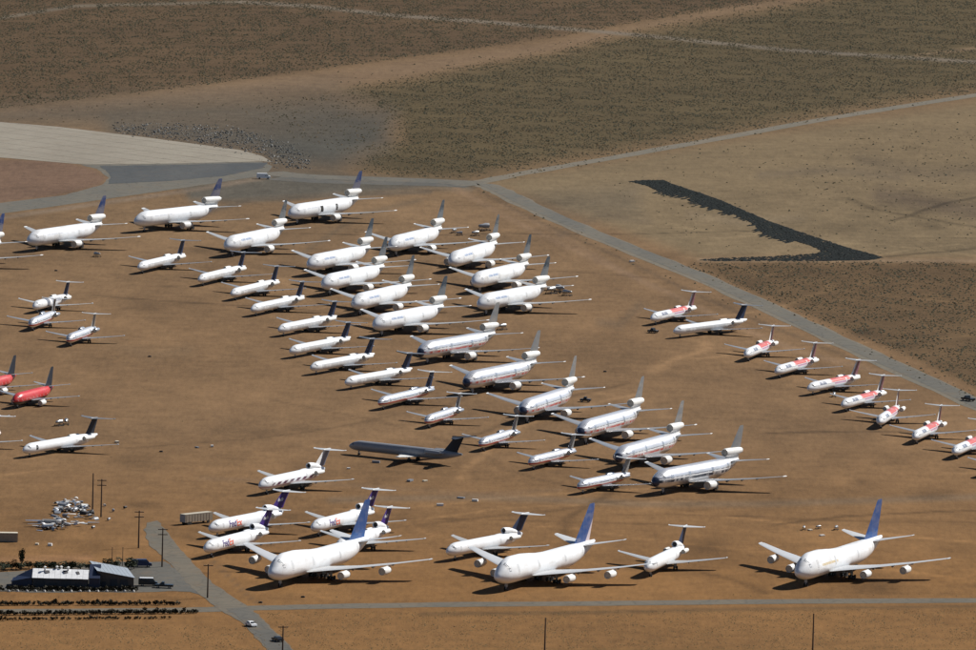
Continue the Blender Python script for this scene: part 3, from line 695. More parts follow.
# --- wide-body trijet
h = Hull(stations(51.9, 3.01, 5.2, 8.0, 15.5, 4.35, 6.9, .55))
def tri(T, put):
    m = MB(); y0 = 43.6; ln = 11.0; z = 9.75; r = 1.28
    m.lathe([(y0+1.6, r*.76), (y0+.3, r*.84), (y0, r*.92), (y0+.4, r*1.0), (y0+2, r*1.04), (y0+5.5, r*1.0), (y0+8.4, r*.86), (y0+9.8, r*.74), (y0+9.6, r*.66)], 0, z, 20); e = put('tail_engine', m, 'cowl')
    m = MB(); m.lathe([(y0+.25, .05), (y0+.3, .7), (y0+.4, r*.84)], 0, z, 14); put('intake_cover', m, 'plug', e)
    m = MB(); m.lathe([(y0+8.6, r*.7), (y0+10.6, r*.46), (y0+10.5, r*.34), (y0+11.2, .05)], 0, z, 14); put('exhaust', m, 'metal', e)
    m = MB(); m.loft([foil_vert(zz, a, b_, t) for zz, a, b_, t in ((6.9, 43.8, 8.2, .075), (7.9, 44.0, 8.4, .062), (9.2, 44.2, 8.6, .062))]); put('engine_pylon', m, 'cowl')
TY['trijet'] = build_type('trijet', h, 28.4,
    [(0, 16.4, 14.0, 3.05, .06), (3.0, 18.6, 12.0, 3.1, .058), (8.6, 23.4, 8.0, 3.45, .05), (17, 30.2, 5.0, 4.15, .045), (24.6, 36.4, 2.9, 5.0, .04), (25.2, 37.2, 1.9, 5.05, .03)],
    [(10.9, 47.2, 6.2, .06), (14.2, 49.9, 4.4, .06), (17.0, 52.2, 2.8, .06), (17.6, 52.9, 2.0, .05)],
    [(.6, 43.6, 7.4, 6.9, .05), (5.5, 47.2, 4.9, 7.4, .05), (10.4, 50.5, 2.6, 7.85, .05), (10.9, 51.2, 1.7, 7.9, .04)],
    [(8.2, 2.35, 19.4, 6.2, 1.36, ('wing', 23.0, 3.2), 'cowl')],
    [(6.3, (0,), 2.9, .5, 0, 2, .38), (28.4, (5.3, -5.3), 3.2, .66, .82, 4, .68)], tri, (2.5, 3.5, 0))
# --- four-engined jumbo
h = Hull(stations(68.6, 3.25, 5.35, 9.5, 22, 4.7, 7.9, .5), ([0, 1.5, 4, 7.5, 16, 22, 28, 33], [0, 0, .95, 1.4, 1.35, .85, .25, 0]))
TY['jumbo'] = build_type('jumbo', h, 32.0,
    [(0, 17.6, 18.0, 3.3, .058), (3.2, 20.0, 15.6, 3.3, .055), (11.6, 27.4, 9.4, 4.0, .05), (21, 36.2, 6.4, 5.0, .045), (29.2, 43.8, 4.2, 6.1, .04), (29.8, 45.0, 2.8, 6.15, .03)],
    [(7.6, 53.2, 12.0, .045), (9.0, 54.8, 10.6, .045), (14, 59.8, 7.4, .045), (18.7, 64.3, 4.4, .045), (19.3, 65.1, 3.2, .04)],
    [(.6, 56.0, 10.2, 7.6, .045), (6, 60.4, 6.6, 8.5, .045), (10.6, 64.0, 3.4, 9.3, .045), (11.05, 64.8, 2.4, 9.4, .04)],
    [(11.7, 2.45, 23.4, 5.8, 1.20, ('wing', 27.6, 3.7), 'cowl'), (20.9, 3.45, 32.0, 5.8, 1.20, ('wing', 36.2, 4.7), 'cowl')],
    [(7.2, (0,), 2.9, .6, 0, 2, .4), (30.6, (5.5, -5.5), 3.2, .62, .8, 4, .6), (33.6, (1.9, -1.9), 2.8, .62, .8, 4, .6)], None, (3.6, 4.6, 0))
# --- long rear-engined twin
def long_twin(Lf, ym, wg, fin, stab, eng, gear, ex=None, win=(1.5, 2.2, 0)):
    return Hull(stations(Lf, 1.68, 2.95, 5.0, 9.5, 2.55, 3.85, .35)), ym, wg, fin, stab, eng, gear
def bullet(fin_top, y, ln):
    def f(T, put):
        m = MB(); m.lathe([(y, .04), (y+.4, .22), (y+1.4, .30), (y+ln-.6, .22), (y+ln, .04)], 0, fin_top, 10); put('tail_fairing', m, 'stab')
    return f
TY['long_twin'] = build_type('long_twin', Hull(stations(43.6, 1.68, 2.95, 5.0, 9.8, 2.55, 3.75, .3)), 25.0,
    [(0, 19.4, 8.2, 1.75, .06), (1.7, 20.4, 7.2, 1.75, .056), (5.2, 23.0, 4.6, 2.05, .05), (11, 26.2, 3.1, 2.6, .045), (16.2, 28.9, 1.6, 3.15, .04), (16.45, 29.4, 1.0, 3.15, .03)],
    [(3.9, 36.0, 5.6, .06), (5.6, 37.6, 4.7, .06), (9.0, 40.5, 3.5, .06)],
    [(0, 39.8, 3.9, 9.1, .05), (5.6, 42.9, 1.8, 9.15, .05), (6.1, 43.6, 1.1, 9.15, .03)],
    [(2.85, 3.75, 31.4, 6.6, .78, ('side', 1.2), 'cowl')],
    [(4.0, (0,), 1.7, .33, 0, 2, .22), (25.0, (2.5, -2.5), 1.9, .5, 0, 2, .38)], bullet(9.15, 39.4, 4.6), (1.5, 2.3, 0))
TY['mid_twin'] = build_type('mid_twin', Hull(stations(38.4, 1.68, 2.95, 5.0, 9.2, 2.55, 3.7, .3)), 21.5,
    [(0, 16.6, 7.6, 1.75, .06), (1.7, 17.6, 6.6, 1.75, .056), (4.8, 19.8, 4.3, 2.0, .05), (10, 22.8, 2.9, 2.5, .045), (14, 25.0, 1.5, 2.95, .04), (14.25, 25.4, .9, 2.95, .03)],
    [(3.9, 31.4, 5.2, .06), (5.6, 32.9, 4.4, .06), (9.0, 35.8, 3.3, .06)],
    [(0, 35.2, 3.7, 9.1, .05), (5.2, 38.0, 1.7, 9.15, .05), (5.65, 38.6, 1.1, 9.15, .03)],
    [(2.8, 3.8, 27.3, 6.0, .78, ('side', 1.2), 'cowl')],
    [(4.0, (0,), 1.7, .33, 0, 2, .22), (21.5, (2.5, -2.5), 1.9, .5, 0, 2, .38)], bullet(9.15, 34.8, 4.4), (1.5, 2.3, 0))
TY['short_twin'] = build_type('short_twin', Hull(stations(33.6, 1.68, 2.95, 4.6, 9.0, 2.5, 3.6, .3)), 17.8,
    [(0, 13.4, 6.8, 1.65, .06), (1.7, 14.0, 6.0, 1.65, .056), (4.8, 15.8, 4.1, 1.9, .05), (10, 18.2, 2.7, 2.35, .045), (13.8, 20.0, 1.7, 2.75, .04), (14.05, 20.4, 1.1, 2.75, .03)],
    [(3.8, 27.6, 4.8, .06), (5.3, 28.9, 4.1, .06), (8.4, 31.3, 3.1, .06)],
    [(0, 30.8, 3.5, 8.5, .05), (4.7, 33.2, 1.7, 8.5, .05), (5.05, 33.8, 1.1, 8.5, .03)],
    [(2.7, 3.65, 23.6, 5.2, .80, ('side', 1.2), 'cowl')],
    [(3.6, (0,), 1.7, .33, 0, 2, .22), (17.8, (2.5, -2.5), 1.8, .5, 0, 2, .36)], bullet(8.5, 30.6, 3.9), (1.4, 2.2, 0))
# --- narrow trijet with a duct intake at the root of the fin
def duct(T, put):
    m = MB(); rings = []
    for y, z, r in ((32.4, 6.35, .66), (31.9, 6.35, .80), (31.9, 6.35, .90), (33, 6.3, .98), (35.5, 6.05, .95), (38, 5.4, .9), (40.5, 4.7, .75)):
        rings.append([(r*math.cos(2*math.pi*i/16), y, z+r*math.sin(2*math.pi*i/16)) for i in range(16)])
    m.loft(rings, False, True); e = put('tail_intake', m, 'body')
    m = MB(); m.lathe([(32.5, .05), (32.55, .70)], 0, 6.35, 12); put('duct_opening', m, 'fan', e)
    m = MB(); m.lathe([(40.6, .75), (41.9, .68), (42.3, .6), (42.2, .5), (42.6, .05)], 0, 4.35, 14); put('exhaust', m, 'metal')
    bullet(10.35, 41.6, 5.2)(T, put)
TY['small_trijet'] = build_type('small_trijet', Hull(stations(41.6, 1.88, 3.55, 5.6, 10.5, 3.1, 4.35, .75, 2.0)), 23.0,
    [(0, 16.4, 10.6, 2.3, .058), (1.9, 17.8, 9.2, 2.3, .055), (5.6, 21.2, 5.9, 2.5, .05), (11, 25.2, 4.1, 3.0, .045), (16.2, 28.8, 2.3, 3.55, .04), (16.5, 29.4, 1.5, 3.6, .03)],
    [(5.4, 35.2, 7.4, .055), (7.5, 38.0, 6.1, .05), (10.3, 42.0, 4.6, .05)],
    [(0, 41.6, 4.6, 10.3, .05), (5.0, 44.8, 2.0, 10.15, .05), (5.45, 45.5, 1.2, 10.15, .03)],
    [(2.75, 4.3, 32.0, 5.6, .72, ('side', 1.3), 'cowl')],
    [(5.0, (0,), 2.0, .4, 0, 2, .26), (23.0, (2.85, -2.85), 2.4, .6, 0, 2, .42)], duct, (1.8, 2.6, 0))
# --- twin with engines under the wings
TY['wing_twin'] = build_type('wing_twin', Hull(stations(32.3, 1.88, 3.2, 5.0, 9.6, 2.75, 4.4, .3, 2.0)), 16.0,
    [(0, 10.6, 8.4, 2.0, .06), (1.9, 11.8, 7.2, 2.0, .056), (5.0, 14.6, 4.7, 2.35, .05), (14.2, 19.4, 1.7, 3.35, .04), (14.45, 19.8, 1.1, 3.35, .03)],
    [(4.8, 23.4, 8.0, .045), (5.8, 26.3, 5.4, .055), (10.7, 30.2, 2.4, .06), (11.1, 30.7, 1.8, .05)],
    [(.5, 27.2, 4.4, 4.9, .05), (6.0, 30.6, 1.7, 5.6, .05), (6.3, 31.0, 1.1, 5.6, .03)],
    [(4.85, 1.35, 10.8, 4.6, .92, ('wing', 14.2, 2.3), 'cowl')],
    [(3.6, (0,), 1.8, .34, 0, 2, .22), (16.0, (2.6, -2.6), 2.1, .52, 0, 2, .38)], None, (1.6, 2.4, 0))

# prints placed by body length (y relative to the main gear)
def yl(t, y): return y-TY[t].ym
printed_white('white_title_blue', [(yl('trijet', 8), yl('trijet', 17), 6.0, 6.8, (.34, .40, .52), .1, 1.6, .30)])
printed_white('white_title_gold', [(yl('jumbo', 12), yl('jumbo', 25), 5.7, 6.4, (.66, .54, .34), .1, 1.5, .30)])
printed_white('white_title_faint', [(yl('trijet', 9), yl('trijet', 20), 6.1, 6.6, (.62, .64, .68), .1, 1.6, .25)])
printed_white('white_rose', [(yl('mid_twin', 15.5), yl('mid_twin', 29.5), 3.6, 9, (.60, .13, .115), .9, .55, .42),
                             (yl('mid_twin', 17.0), yl('mid_twin', 31.), 2.9, 3.4, (.60, .34, .48), .4, .6, .5),
                             (yl('mid_twin', 6.0), yl('mid_twin', 11.), 3.4, 4.35, (.20, .22, .28), .3, .8, .45)], wl=3.2)
printed_white('white_patched', [(yl('short_twin', 9), yl('short_twin', 12.), 2.0, 9, (.16, .17, .2), .3, .9, .6), (yl('short_twin', 14), yl('short_twin', 24.), 3.0, 4.2, (.35, .36, .4), .3, .6, .3)])
printed_white('white_worn', [(yl('long_twin', 5), yl('long_twin', 40), 2.2, 3.3, (.50, .50, .50), .3, .5, .2)], wl=3.25)
printed_white('white_diagonal', [], .34, (yl('small_trijet', 5), yl('small_trijet', 34), 2.9, 3.75, (.10, .035, .075), 4.2, .55))
two_tone_fin('white_rose_fin', (.75, .74, .73), (.20, .06, .10), yl('mid_twin', 28.6), yl('mid_twin', 29.4))
two_tone_fin('white_stripe_fin', (.75, .75, .75), (.13, .15, .22), yl('small_trijet', 33.5), yl('small_trijet', 34.3))
two_tone_fin('blue_logo_fin', (.014, .060, .21), (.60, .50, .52), yl('jumbo', 54.6), yl('jumbo', 55.2))

# lettering: real outlines bent round the fuselage
def text_mesh(name, body, size, place, mat, step=.22):
    cu = bpy.data.curves.new('t', 'FONT'); cu.body = body; cu.size = size; cu.resolution_u = 3; cu.offset = .05*size/2.9
    o = bpy.data.objects.new('t', cu); me = bpy.data.meshes.new_from_object(o)
    bm = bmesh.new(); bm.from_mesh(me); bmesh.ops.triangulate(bm, faces=bm.faces)
    lo = min(v.co.y for v in bm.verts); hi = max(v.co.y for v in bm.verts); q = lo+step
    while q < hi:
        bmesh.ops.bisect_plane(bm, geom=bm.verts[:]+bm.edges[:]+bm.faces[:], plane_co=(0, q, 0), plane_no=(0, 1, 0)); q += step
    wdt = max(v.co.x for v in bm.verts)
    for v in bm.verts: v.co = place(v.co.x, v.co.y)
    out = bpy.data.meshes.new(name); bm.to_mesh(out); bm.free(); out.materials.append(MATS[mat])
    bpy.data.objects.remove(o); bpy.data.curves.remove(cu); bpy.data.meshes.remove(me)
    return out, wdt
def on_side(t, y0, z0, k=1.15):
    H = TY[t].hull; ym = TY[t].ym
    def f(u, v):
        zc, rx, rz = H.at(y0+u); a = math.asin(max(-.99, min(.99, (z0-zc)/rz)))+v/((rx+rz)/2)
        p = H.p(y0+u, a, .03); return Vector((p[0], p[1]-ym, p[2]))
    return f
FED, wf = text_mesh('fed', 'Fed', 2.9, on_side('small_trijet', 8.6, 3.0), 'purple_print')
EXX, we = text_mesh('ex', 'Ex', 2.9, on_side('small_trijet', 8.6+wf+.25, 3.0), 'orange_print')
def on_fin(t, y0, z0):
    ym = TY[t].ym
    return lambda u, v: Vector((.30-.0*(v), y0+u+v*.9-ym, z0+v))
FINT, _ = text_mesh('fin_fed', 'FedEx', 1.35, on_fin('small_trijet', 38.7, 7.6), 'white_print', 9)

LIV = {
 'white_blue':  dict(glass='window_cover', body='white_title_faint', fin='blue_grey_fin'),
 'white_teal':  dict(glass='window_cover', body='white_title_blue', fin='teal_grey_fin'),
 'silver_red':  dict(door='silver', body='silver_red_wide', fin='grey_fin', wing='grey_wing', stab='grey_wing'),
 'silver_navy': dict(door='silver', body='silver_navy_wide', fin='grey_fin', wing='grey_wing', stab='grey_wing'),
 'white_navy':  dict(body='white_worn', fin='navy_fin', wing='grey_wing', stab='dark_stab'),
 'silver_small': dict(door='silver', body='silver_red_narrow', fin='grey_fin', wing='grey_wing', cowl='silver'),
 'silver_dark': dict(door='silver', body='silver_red_narrow', fin='navy_fin', wing='grey_wing', cowl='silver'),
 'navy':        dict(door='slate_cowl', body='dark_navy_body', fin='black_fin', wing='white_cowl', cowl='slate_cowl', stab='black_fin', glass='dark_glass'),
 'diag':        dict(body='white_diagonal', fin='white_stripe_fin', stab='jumbo_wing'),
 'purple':      dict(body='white_paint', fin='purple_fin', cowl='white_paint', stab='jumbo_wing'),
 'jumbo':       dict(wing='jumbo_wing', stab='jumbo_wing', body='white_paint', fin='deep_blue_fin', glass='window_cover'),
 'jumbo_logo':  dict(wing='jumbo_wing', stab='jumbo_wing', glass='window_cover', body='white_paint', fin='blue_logo_fin'),
 'jumbo_gold':  dict(wing='jumbo_wing', stab='jumbo_wing', glass='window_cover', body='white_title_gold', fin='deep_blue_fin'),
 'white_dark':  dict(body='white_paint', fin='navy_fin', stab='jumbo_wing'),
 'patched':     dict(body='white_patched', fin='navy_fin'),
 'red':         dict(door='red_body', body='red_body', fin='black_fin', wing='grey_wing', stab='grey_wing', cowl='white_cowl'),
 'rose':        dict(glass='dark_glass', body='white_rose', fin='white_rose_fin', wing='grey_wing'),
 'black':       dict(glass='dark_glass', body='white_paint', fin='black_fin', wing='grey_wing', stab='dark_stab'),
}
DEF = dict(door='door_white', glass='window_grey', tip='tip_white', wing='white_wing', stab='white_wing', cowl='white_cowl', fan='engine_dark', plug='intake_plug', metal='bare_metal', gear='gear_grey', tyre='tyre')
def plane(t, liv, x, y, h_, label, group, name):
    T = TY[t]; hh = R(h_)
    # x, y is the point under the nose; the Empty stands between the main wheels
    loc = (x+T.ym*math.sin(hh), y+T.ym*math.cos(hh), .0)
    e = empty(name, loc, -hh, label, 'airliner', group); e['nose'] = 1
    del e['nose']
    lv = {**DEF, **LIV[liv]}; made = []
    for nm, me, key, par, lb in T.parts:
        o = link(nm, me, made[par] if par is not None else e)
        s = o.material_slots[0]; s.link = 'OBJECT'; s.material = MATS[lv[key]]; made.append(o)
    return e, made
PLANES = [
 # wide-body trijets of the far groups
 ('trijet', 'white_blue', -205.3, 406.1, 26.3, 'white wide-body trijet cut off by the left edge, only blue tail and wingtip in view'),
 ('trijet', 'white_blue', -173.3, 483.0, 29.6, 'white trijet with blue fin just below the taxiway bend, left of its neighbour'),
 ('trijet', 'white_blue', -136.2, 563.4, 35.5, 'white trijet with blue fin parked farthest back on the left under the dark asphalt'),
 ('trijet', 'white_teal', -99.1, 482.0, 23.2, 'white trijet with its tail overlapping the nose of the one with open doors'),
 ('trijet', 'white_blue', -78.0, 605.7, 29.7, 'white trijet with two dark open doors, topmost of all the parked airliners'),
 ('trijet', 'white_teal', -37.5, 498.0, 21.0, 'white trijet at top centre, its nose hidden by the tails of two others'),
 ('trijet', 'white_teal', -66.9, 423.3, 24.9, 'white trijet first of the stacked column of four in the middle'),
 ('trijet', 'white_teal', -60.3, 357.5, 24.2, 'white trijet second down in the stacked column of four in the middle'),
 ('trijet', 'white_teal', -48.2, 295.7, 22.4, 'white trijet third down in the stacked column of four in the middle'),
 ('trijet', 'white_teal', -40.0, 230.8, 27.2, 'plain white trijet at the foot of the white column, just above the silver ones'),
 ('trijet', 'white_teal', -14.5, 448.2, 18.8, 'white trijet, topmost of the right white column beside loose engine stands'),
 ('trijet', 'white_teal', -5.7, 379.1, 22.3, 'white trijet, middle one of three in the right white column'),
 ('trijet', 'white_teal', -3.6, 306.1, 27.6, 'white trijet with scaffolding behind its wing, lowest of the right white column'),
 ('trijet', 'silver_red', -23.6, 150.9, 29.9, 'polished silver trijet with red stripe, highest of the silver column'),
 ('trijet', 'silver_red', -7.4, 66.5, 27.4, 'silver trijet with red stripe, second down the silver column'),
 ('trijet', 'silver_red', 11.7, -9.0, 19.2, 'silver trijet with red stripe, third down, cart parked behind its wing'),
 ('trijet', 'silver_red', 30.3, -61.3, 22.8, 'silver trijet with red stripe, fourth down the silver column'),
 ('trijet', 'silver_red', 41.9, -125.2, 23.3, 'silver trijet with red stripe, last one before the dark striped silver trijet'),
 ('trijet', 'silver_navy', 52.7, -182.7, 31.6, 'silver trijet with dark broken stripe, nearest of the silver column'),
 # white rear-engined twins in a slanting row
 ('long_twin', 'white_navy', -129.4, 417.4, 20.9, 'white rear-engined jet with dark fin, first at the top of the slanting row'),
 ('long_twin', 'white_navy', -106.0, 380.8, 21.1, 'white rear-engined jet with dark fin, second from the top of the slanting row'),
 ('long_twin', 'white_navy', -92.9, 336.1, 21.4, 'white rear-engined jet with dark fin, third from the top of the slanting row'),
 ('long_twin', 'white_navy', -84.4, 286.9, 24.1, 'white rear-engined jet with dark fin, fourth from the top of the slanting row'),
 ('long_twin', 'white_navy', -73.3, 225.8, 26.6, 'white rear-engined jet with dark fin, fifth from the top of the slanting row'),
 ('long_twin', 'white_navy', -67.9, 161.3, 27.4, 'white rear-engined jet with dark fin, sixth from the top of the slanting row'),
 ('long_twin', 'white_navy', -59.8, 113.7, 28.7, 'white rear-engined jet with dark fin, seventh from the top of the slanting row'),
 ('long_twin', 'white_navy', -47.4, 74.1, 30.1, 'white rear-engined jet with dark fin, lowest white one of the slanting row'),
 ('long_twin', 'silver_dark', -35.4, 19.7, 24.0, 'silver rear-engined jet with red stripe and dark fin below the white row'),
 ('short_twin', 'silver_small', -19.4, -26.9, 19.2, 'small silver T-tailed jet with red stripe, highest of four, above the navy jet tail'),
 ('short_twin', 'silver_small', -1.5, -83.5, 20.7, 'small silver T-tailed jet with red stripe, right of the navy jet tail'),
 ('short_twin', 'silver_small', 14.2, -127.8, 25.6, 'small silver T-tailed jet with red stripe, third down of four'),
 ('short_twin', 'silver_small', 29.3, -184.3, 29.1, 'small silver T-tailed jet with red stripe, lowest of four beside the dark striped trijet'),
 ('long_twin', 'navy', -43.4, -95.4, 123.6, 'dark navy rear-engined jet parked broadside with its nose to the left'),
 # near group
 ('small_trijet', 'diag', -69.3, -207.2, 26.9, 'white T-tailed trijet with slanting dark stripes along its side'),
 ('small_trijet', 'purple', -81.8, -310.4, 29.8, 'freighter with purple fin and FedEx lettering, farther one of the left pair'),
 ('small_trijet', 'purple', -81.8, -355.3, 24.4, 'freighter with purple fin and FedEx lettering, nearer one of the left pair'),
 ('small_trijet', 'purple', -51.2, -302.5, 24.7, 'freighter with FedEx lettering half hidden behind the blue jumbo fin'),
 ('small_trijet', 'purple', -42.9, -344.8, 19.7, 'purple-finned freighter right of the left jumbo, its nose hidden behind it'),
 ('jumbo', 'jumbo', -61.0, -417.2, 23.7, 'white four-engined jumbo nearest the road crossing on the left'),
 ('small_trijet', 'white_dark', -10.4, -347.6, 31.3, 'plain white T-tailed trijet with navy fin behind the middle jumbo wing'),
 ('jumbo', 'jumbo_logo', 4.4, -411.6, 24.6, 'white four-engined jumbo in the middle, pale mark at the rear of its blue fin'),
 ('small_trijet', 'white_dark', 48.4, -371.5, 15.5, 'plain white T-tailed trijet facing the camera right of the middle jumbo'),
 ('jumbo', 'jumbo_gold', 92.3, -385.6, 22.7, 'white four-engined jumbo with faded gold title standing alone on the right'),
 # left side
 ('short_twin', 'patched', -161.6, 278.5, 19.2, 'white T-tailed jet with dark stripped patches on its body at the left'),
 ('short_twin', 'silver_small', -160.2, 222.3, 12.6, 'silver T-tailed jet in front of the patched white one at the left'),
 ('short_twin', 'silver_small', -145.1, 178.1, 14.0, 'silver T-tailed jet with red stripe, rightmost of the three at the left'),
 ('wing_twin', 'red', -169.6, 27.0, 22.0, 'red jet with dark fin cut off by the left edge'),
 ('wing_twin', 'red', -155.2, -2.7, 20.8, 'red jet with dark fin and belly, whole in view near the left edge'),
 ('long_twin', 'black', -146.0, -130.2, 30.0, 'white rear-engined jet with black T-tail and open door alone at lower left'),
 # right row
 ('mid_twin', 'rose', 58.2, 292.7, 24.8, 'white jet with red back patch, farthest of the right row'),
 ('long_twin', 'white_navy', 65.6, 254.3, 37.4, 'long white rear-engined jet with navy fin among the red patched ones'),
 ('mid_twin', 'rose', 89.6, 187.4, 15.9, 'white jet with red back patch next below the long white jet on the right'),
 ('mid_twin', 'rose', 98.9, 139.5, 22.6, 'white jet with red back patch, third of the red patched right row'),
 ('mid_twin', 'rose', 108.6, 92.6, 28.7, 'white jet with red back patch, fourth of the red patched right row'),
 ('mid_twin', 'rose', 118.8, 48.0, 23.1, 'white jet with red back patch, fifth of the red patched right row'),
 ('mid_twin', 'rose', 129.6, 4.5, 11.7, 'white jet with red back patch facing the camera most squarely, sixth of its row'),
 ('mid_twin', 'rose', 139.7, -34.6, 15.5, 'white jet with red back patch, last one wholly in view on the right'),
 ('mid_twin', 'rose', 151.1, -71.4, 17.2, 'white jet with red back patch cut by the right edge'),
 ('mid_twin', 'rose', 158.1, -115.9, 23.0, 'white jet of which only a wingtip shows at the right edge'),
 ('long_twin', 'white_navy', -181.6, -66.2, 23.0, 'white jet beyond the left edge, only its wingtip in view under the red jet'),
 ('short_twin', 'white_dark', -168.8, -120.0, 23.0, 'white jet beyond the left edge, its wingtip touching the view beside the black tailed jet'),
]
GRP = {'trijet': 'stored wide-body trijets', 'jumbo': 'stored jumbo jets', 'long_twin': 'stored long rear-engined jets', 'mid_twin': 'red patched jets of the right row', 'short_twin': 'stored small T-tailed jets', 'small_trijet': 'stored T-tailed trijets', 'wing_twin': 'red jets'}
NAM = {'trijet': 'wide_body_trijet', 'jumbo': 'jumbo_jet', 'long_twin': 'long_rear_engined_jet', 'mid_twin': 'rear_engined_jet', 'short_twin': 'small_t_tailed_jet', 'small_trijet': 't_tailed_trijet', 'wing_twin': 'twin_jet'}
def open_door(t, y0, y1, a0, a1):
    T = TY[t]; m = MB(); n = 5
    for i in range(n):
        b0, b1 = R(a0+(a1-a0)*i/n), R(a0+(a1-a0)*(i+1)/n)
        m.add([T.hull.p(y0, b0, .02), T.hull.p(y1, b0, .02), T.hull.p(y1, b1, .02), T.hull.p(y0, b1, .02)], [(0, 1, 2, 3)])
    m.v = [(x, y-T.ym, z) for x, y, z in m.v]; return m.mesh('door_opening', 'dark_opening')
for i, (t, lv, x, y, h_, lab) in enumerate(PLANES):
    e, made = plane(t, lv, x, y, h_, lab, GRP[t], NAM[t])
    if lv == 'purple':
        link('lettering', FED, made[0]); link('lettering', EXX, made[0]); link('fin_lettering', FINT, e)
    if 'open doors' in lab and 'overlapping' not in lab or 'dark open doors' in lab:
        for a, b_ in ((19, 21), (30.5, 32.0)): link('door_opening', open_door('trijet', a, b_, -18, 28), made[0])
    if 'black T-tail' in lab: link('door_opening', open_door('long_twin', 5.2, 6.4, -15, 35), made[0])

# ------------------------------------------------------------------ the buildings by the cross road
def pixm(px, py, z=0.): x, y = G(px, py, z); return Vector((x, y, z))
plain('wall_dark', (.055, .052, .055), .8); plain('wall_brown', (.085, .07, .06), .85); plain('blue_sheet', (.010, .018, .048), .5, .05)
plain('grey_sheet', (.30, .34, .38), .55, .15, .25, 1.5); plain('galvanised', (.80, .80, .80), .5, .05, .35, .8); plain('shed_door', (.03, .033, .04), .7); plain('trailer_side', (.30, .25, .19), .7)
plain('trailer_roof', (.42, .38, .30), .7); plain('rust', (.10, .06, .04), .9); plain('dark_frame', (.03, .03, .032), .7); plain('blue_car', (.015, .025, .09), .25, .2, .1); plain('dark_car', (.014, .017, .022), .25, .2, .1); plain('white_car', (.80, .80, .80), .3, 0, .05)
plain('chalk_stone', (.50, .48, .45), .9); plain('orange_gear', (.45, .15, .03), .6)
b0 = pixm(33, 588.5); Wd = 15.6; Dp = 8.5; ze, zr = 3.2, 5.2
ws = empty('workshop', (b0.x, b0.y, 0), 0, 'dark walled workshop with pale sheet metal roof at the lower left', 'building')
def part(nm, mb, mat, par, smooth=False, loc=None): return link(nm, mb.mesh(nm, mat, smooth), par, loc)
m = MB(); m.box((Wd/2, Dp/2, ze/2), (Wd, Dp, ze)); wl = part('wall', m, 'wall_dark', ws)
for k in range(4):
    m = MB(); m.box((2.0+k*3.7, -.04, 1.35), (1.9 if k % 2 else 2.6, .08, 2.3 if k % 2 == 0 else 1.1)); part('door' if k % 2 == 0 else 'window', m, 'shed_door', wl)
rf = bpy.data.objects.new('roof', None); col.objects.link(rf); rf.parent = ws
n_ = 10
for k in range(n_):
    xa, xb = -.3+k*(Wd+.6)/n_, -.3+(k+1)*(Wd+.6)/n_-.05; dz = random.uniform(-.02, .03)
    for sd_ in (0, 1):
        ya, za, yb, zb = (-.5, ze-.1, Dp/2, zr) if sd_ == 0 else (Dp+.5, ze-.1, Dp/2, zr)
        m = MB(); m.add([(xa, ya, za+dz), (xb, ya, za+dz), (xb, yb, zb+dz), (xa, yb, zb+dz), (xa, ya, za+dz+.08), (xb, ya, za+dz+.08), (xb, yb, zb+dz+.08), (xa, yb, zb+dz+.08)],
                        [(0, 1, 2, 3), (4, 5, 6, 7), (0, 1, 5, 4), (1, 2, 6, 5), (2, 3, 7, 6), (3, 0, 4, 7)])
        part('roof_sheet', m, 'galvanised', rf)
for x, y in ((3.2, 3.2), (6.6, 4.6), (7.8, 4.7), (9.9, 3.6)):
    m = MB(); m.tube((x, y, 4.2), (x, y, zr+.75), .28, .28, 10); m.tube((x, y, zr+.75), (x, y, zr+1.0), .5, .1, 10); part('roof_vent', m, 'white_cowl', rf, True)
for x, y, sx_ in ((3.9, 2.6, 1.5), (9.4, 2.8, 1.8), (12.8, 2.4, .9)):
    zz = ze-.1+(y+.5)/(Dp/2+.5)*(zr-ze+.1)+.13; m = MB(); m.box((x, y, zz), (sx_, 1.6, .08), R(20), math.atan2(zr-ze+.1, Dp/2+.5)); part('roof_patch', m, 'wall_dark', rf)
# left lean-to, sloping away from the sun, that shade painted in as dark blue
m = MB(); m.add([(-.35, -.3, ze), (-.35, Dp, ze), (-6.2, Dp, 1.9), (-6.2, -.3, 1.9), (-.35, -.3, 0), (-.35, Dp, 0), (-6.2, Dp, 0), (-6.2, -.3, 0)], [(0, 1, 2, 3), (4, 5, 6, 7), (0, 3, 7, 4), (1, 2, 6, 5), (2, 3, 7, 6), (0, 1, 5, 4)])
part('lean_to', m, 'blue_sheet', ws)
m = MB(); m.add([(-.3, -.55, ze+.0), (-.3, Dp/2, zr+.06), (-4.8, Dp/2, 3.0), (-6.5, -.55, 1.95), (-.3, -.55, ze+.1), (-.3, Dp/2, zr+.16), (-4.8, Dp/2, 3.1), (-6.5, -.55, 2.05)], [(0, 1, 2, 3), (4, 5, 6, 7), (0, 3, 7, 4), (1, 2, 6, 5), (2, 3, 7, 6), (0, 1, 5, 4)]); part('lean_to_roof', m, 'blue_sheet', ws)
# blue link block on the right
m = MB(); m.add([(Wd+.4, .2, 0), (Wd+3.6, .2, 0), (Wd+3.6, Dp, 0), (Wd+.4, Dp, 0), (Wd+.4, .2, 3.4), (Wd+3.6, .2, 3.4), (Wd+3.6, Dp, 6.4), (Wd+.4, Dp, 6.4)], [(0, 1, 2, 3), (4, 5, 6, 7), (0, 1, 5, 4), (1, 2, 6, 5), (2, 3, 7, 6), (3, 0, 4, 7)]); part('annex', m, 'blue_sheet', ws)
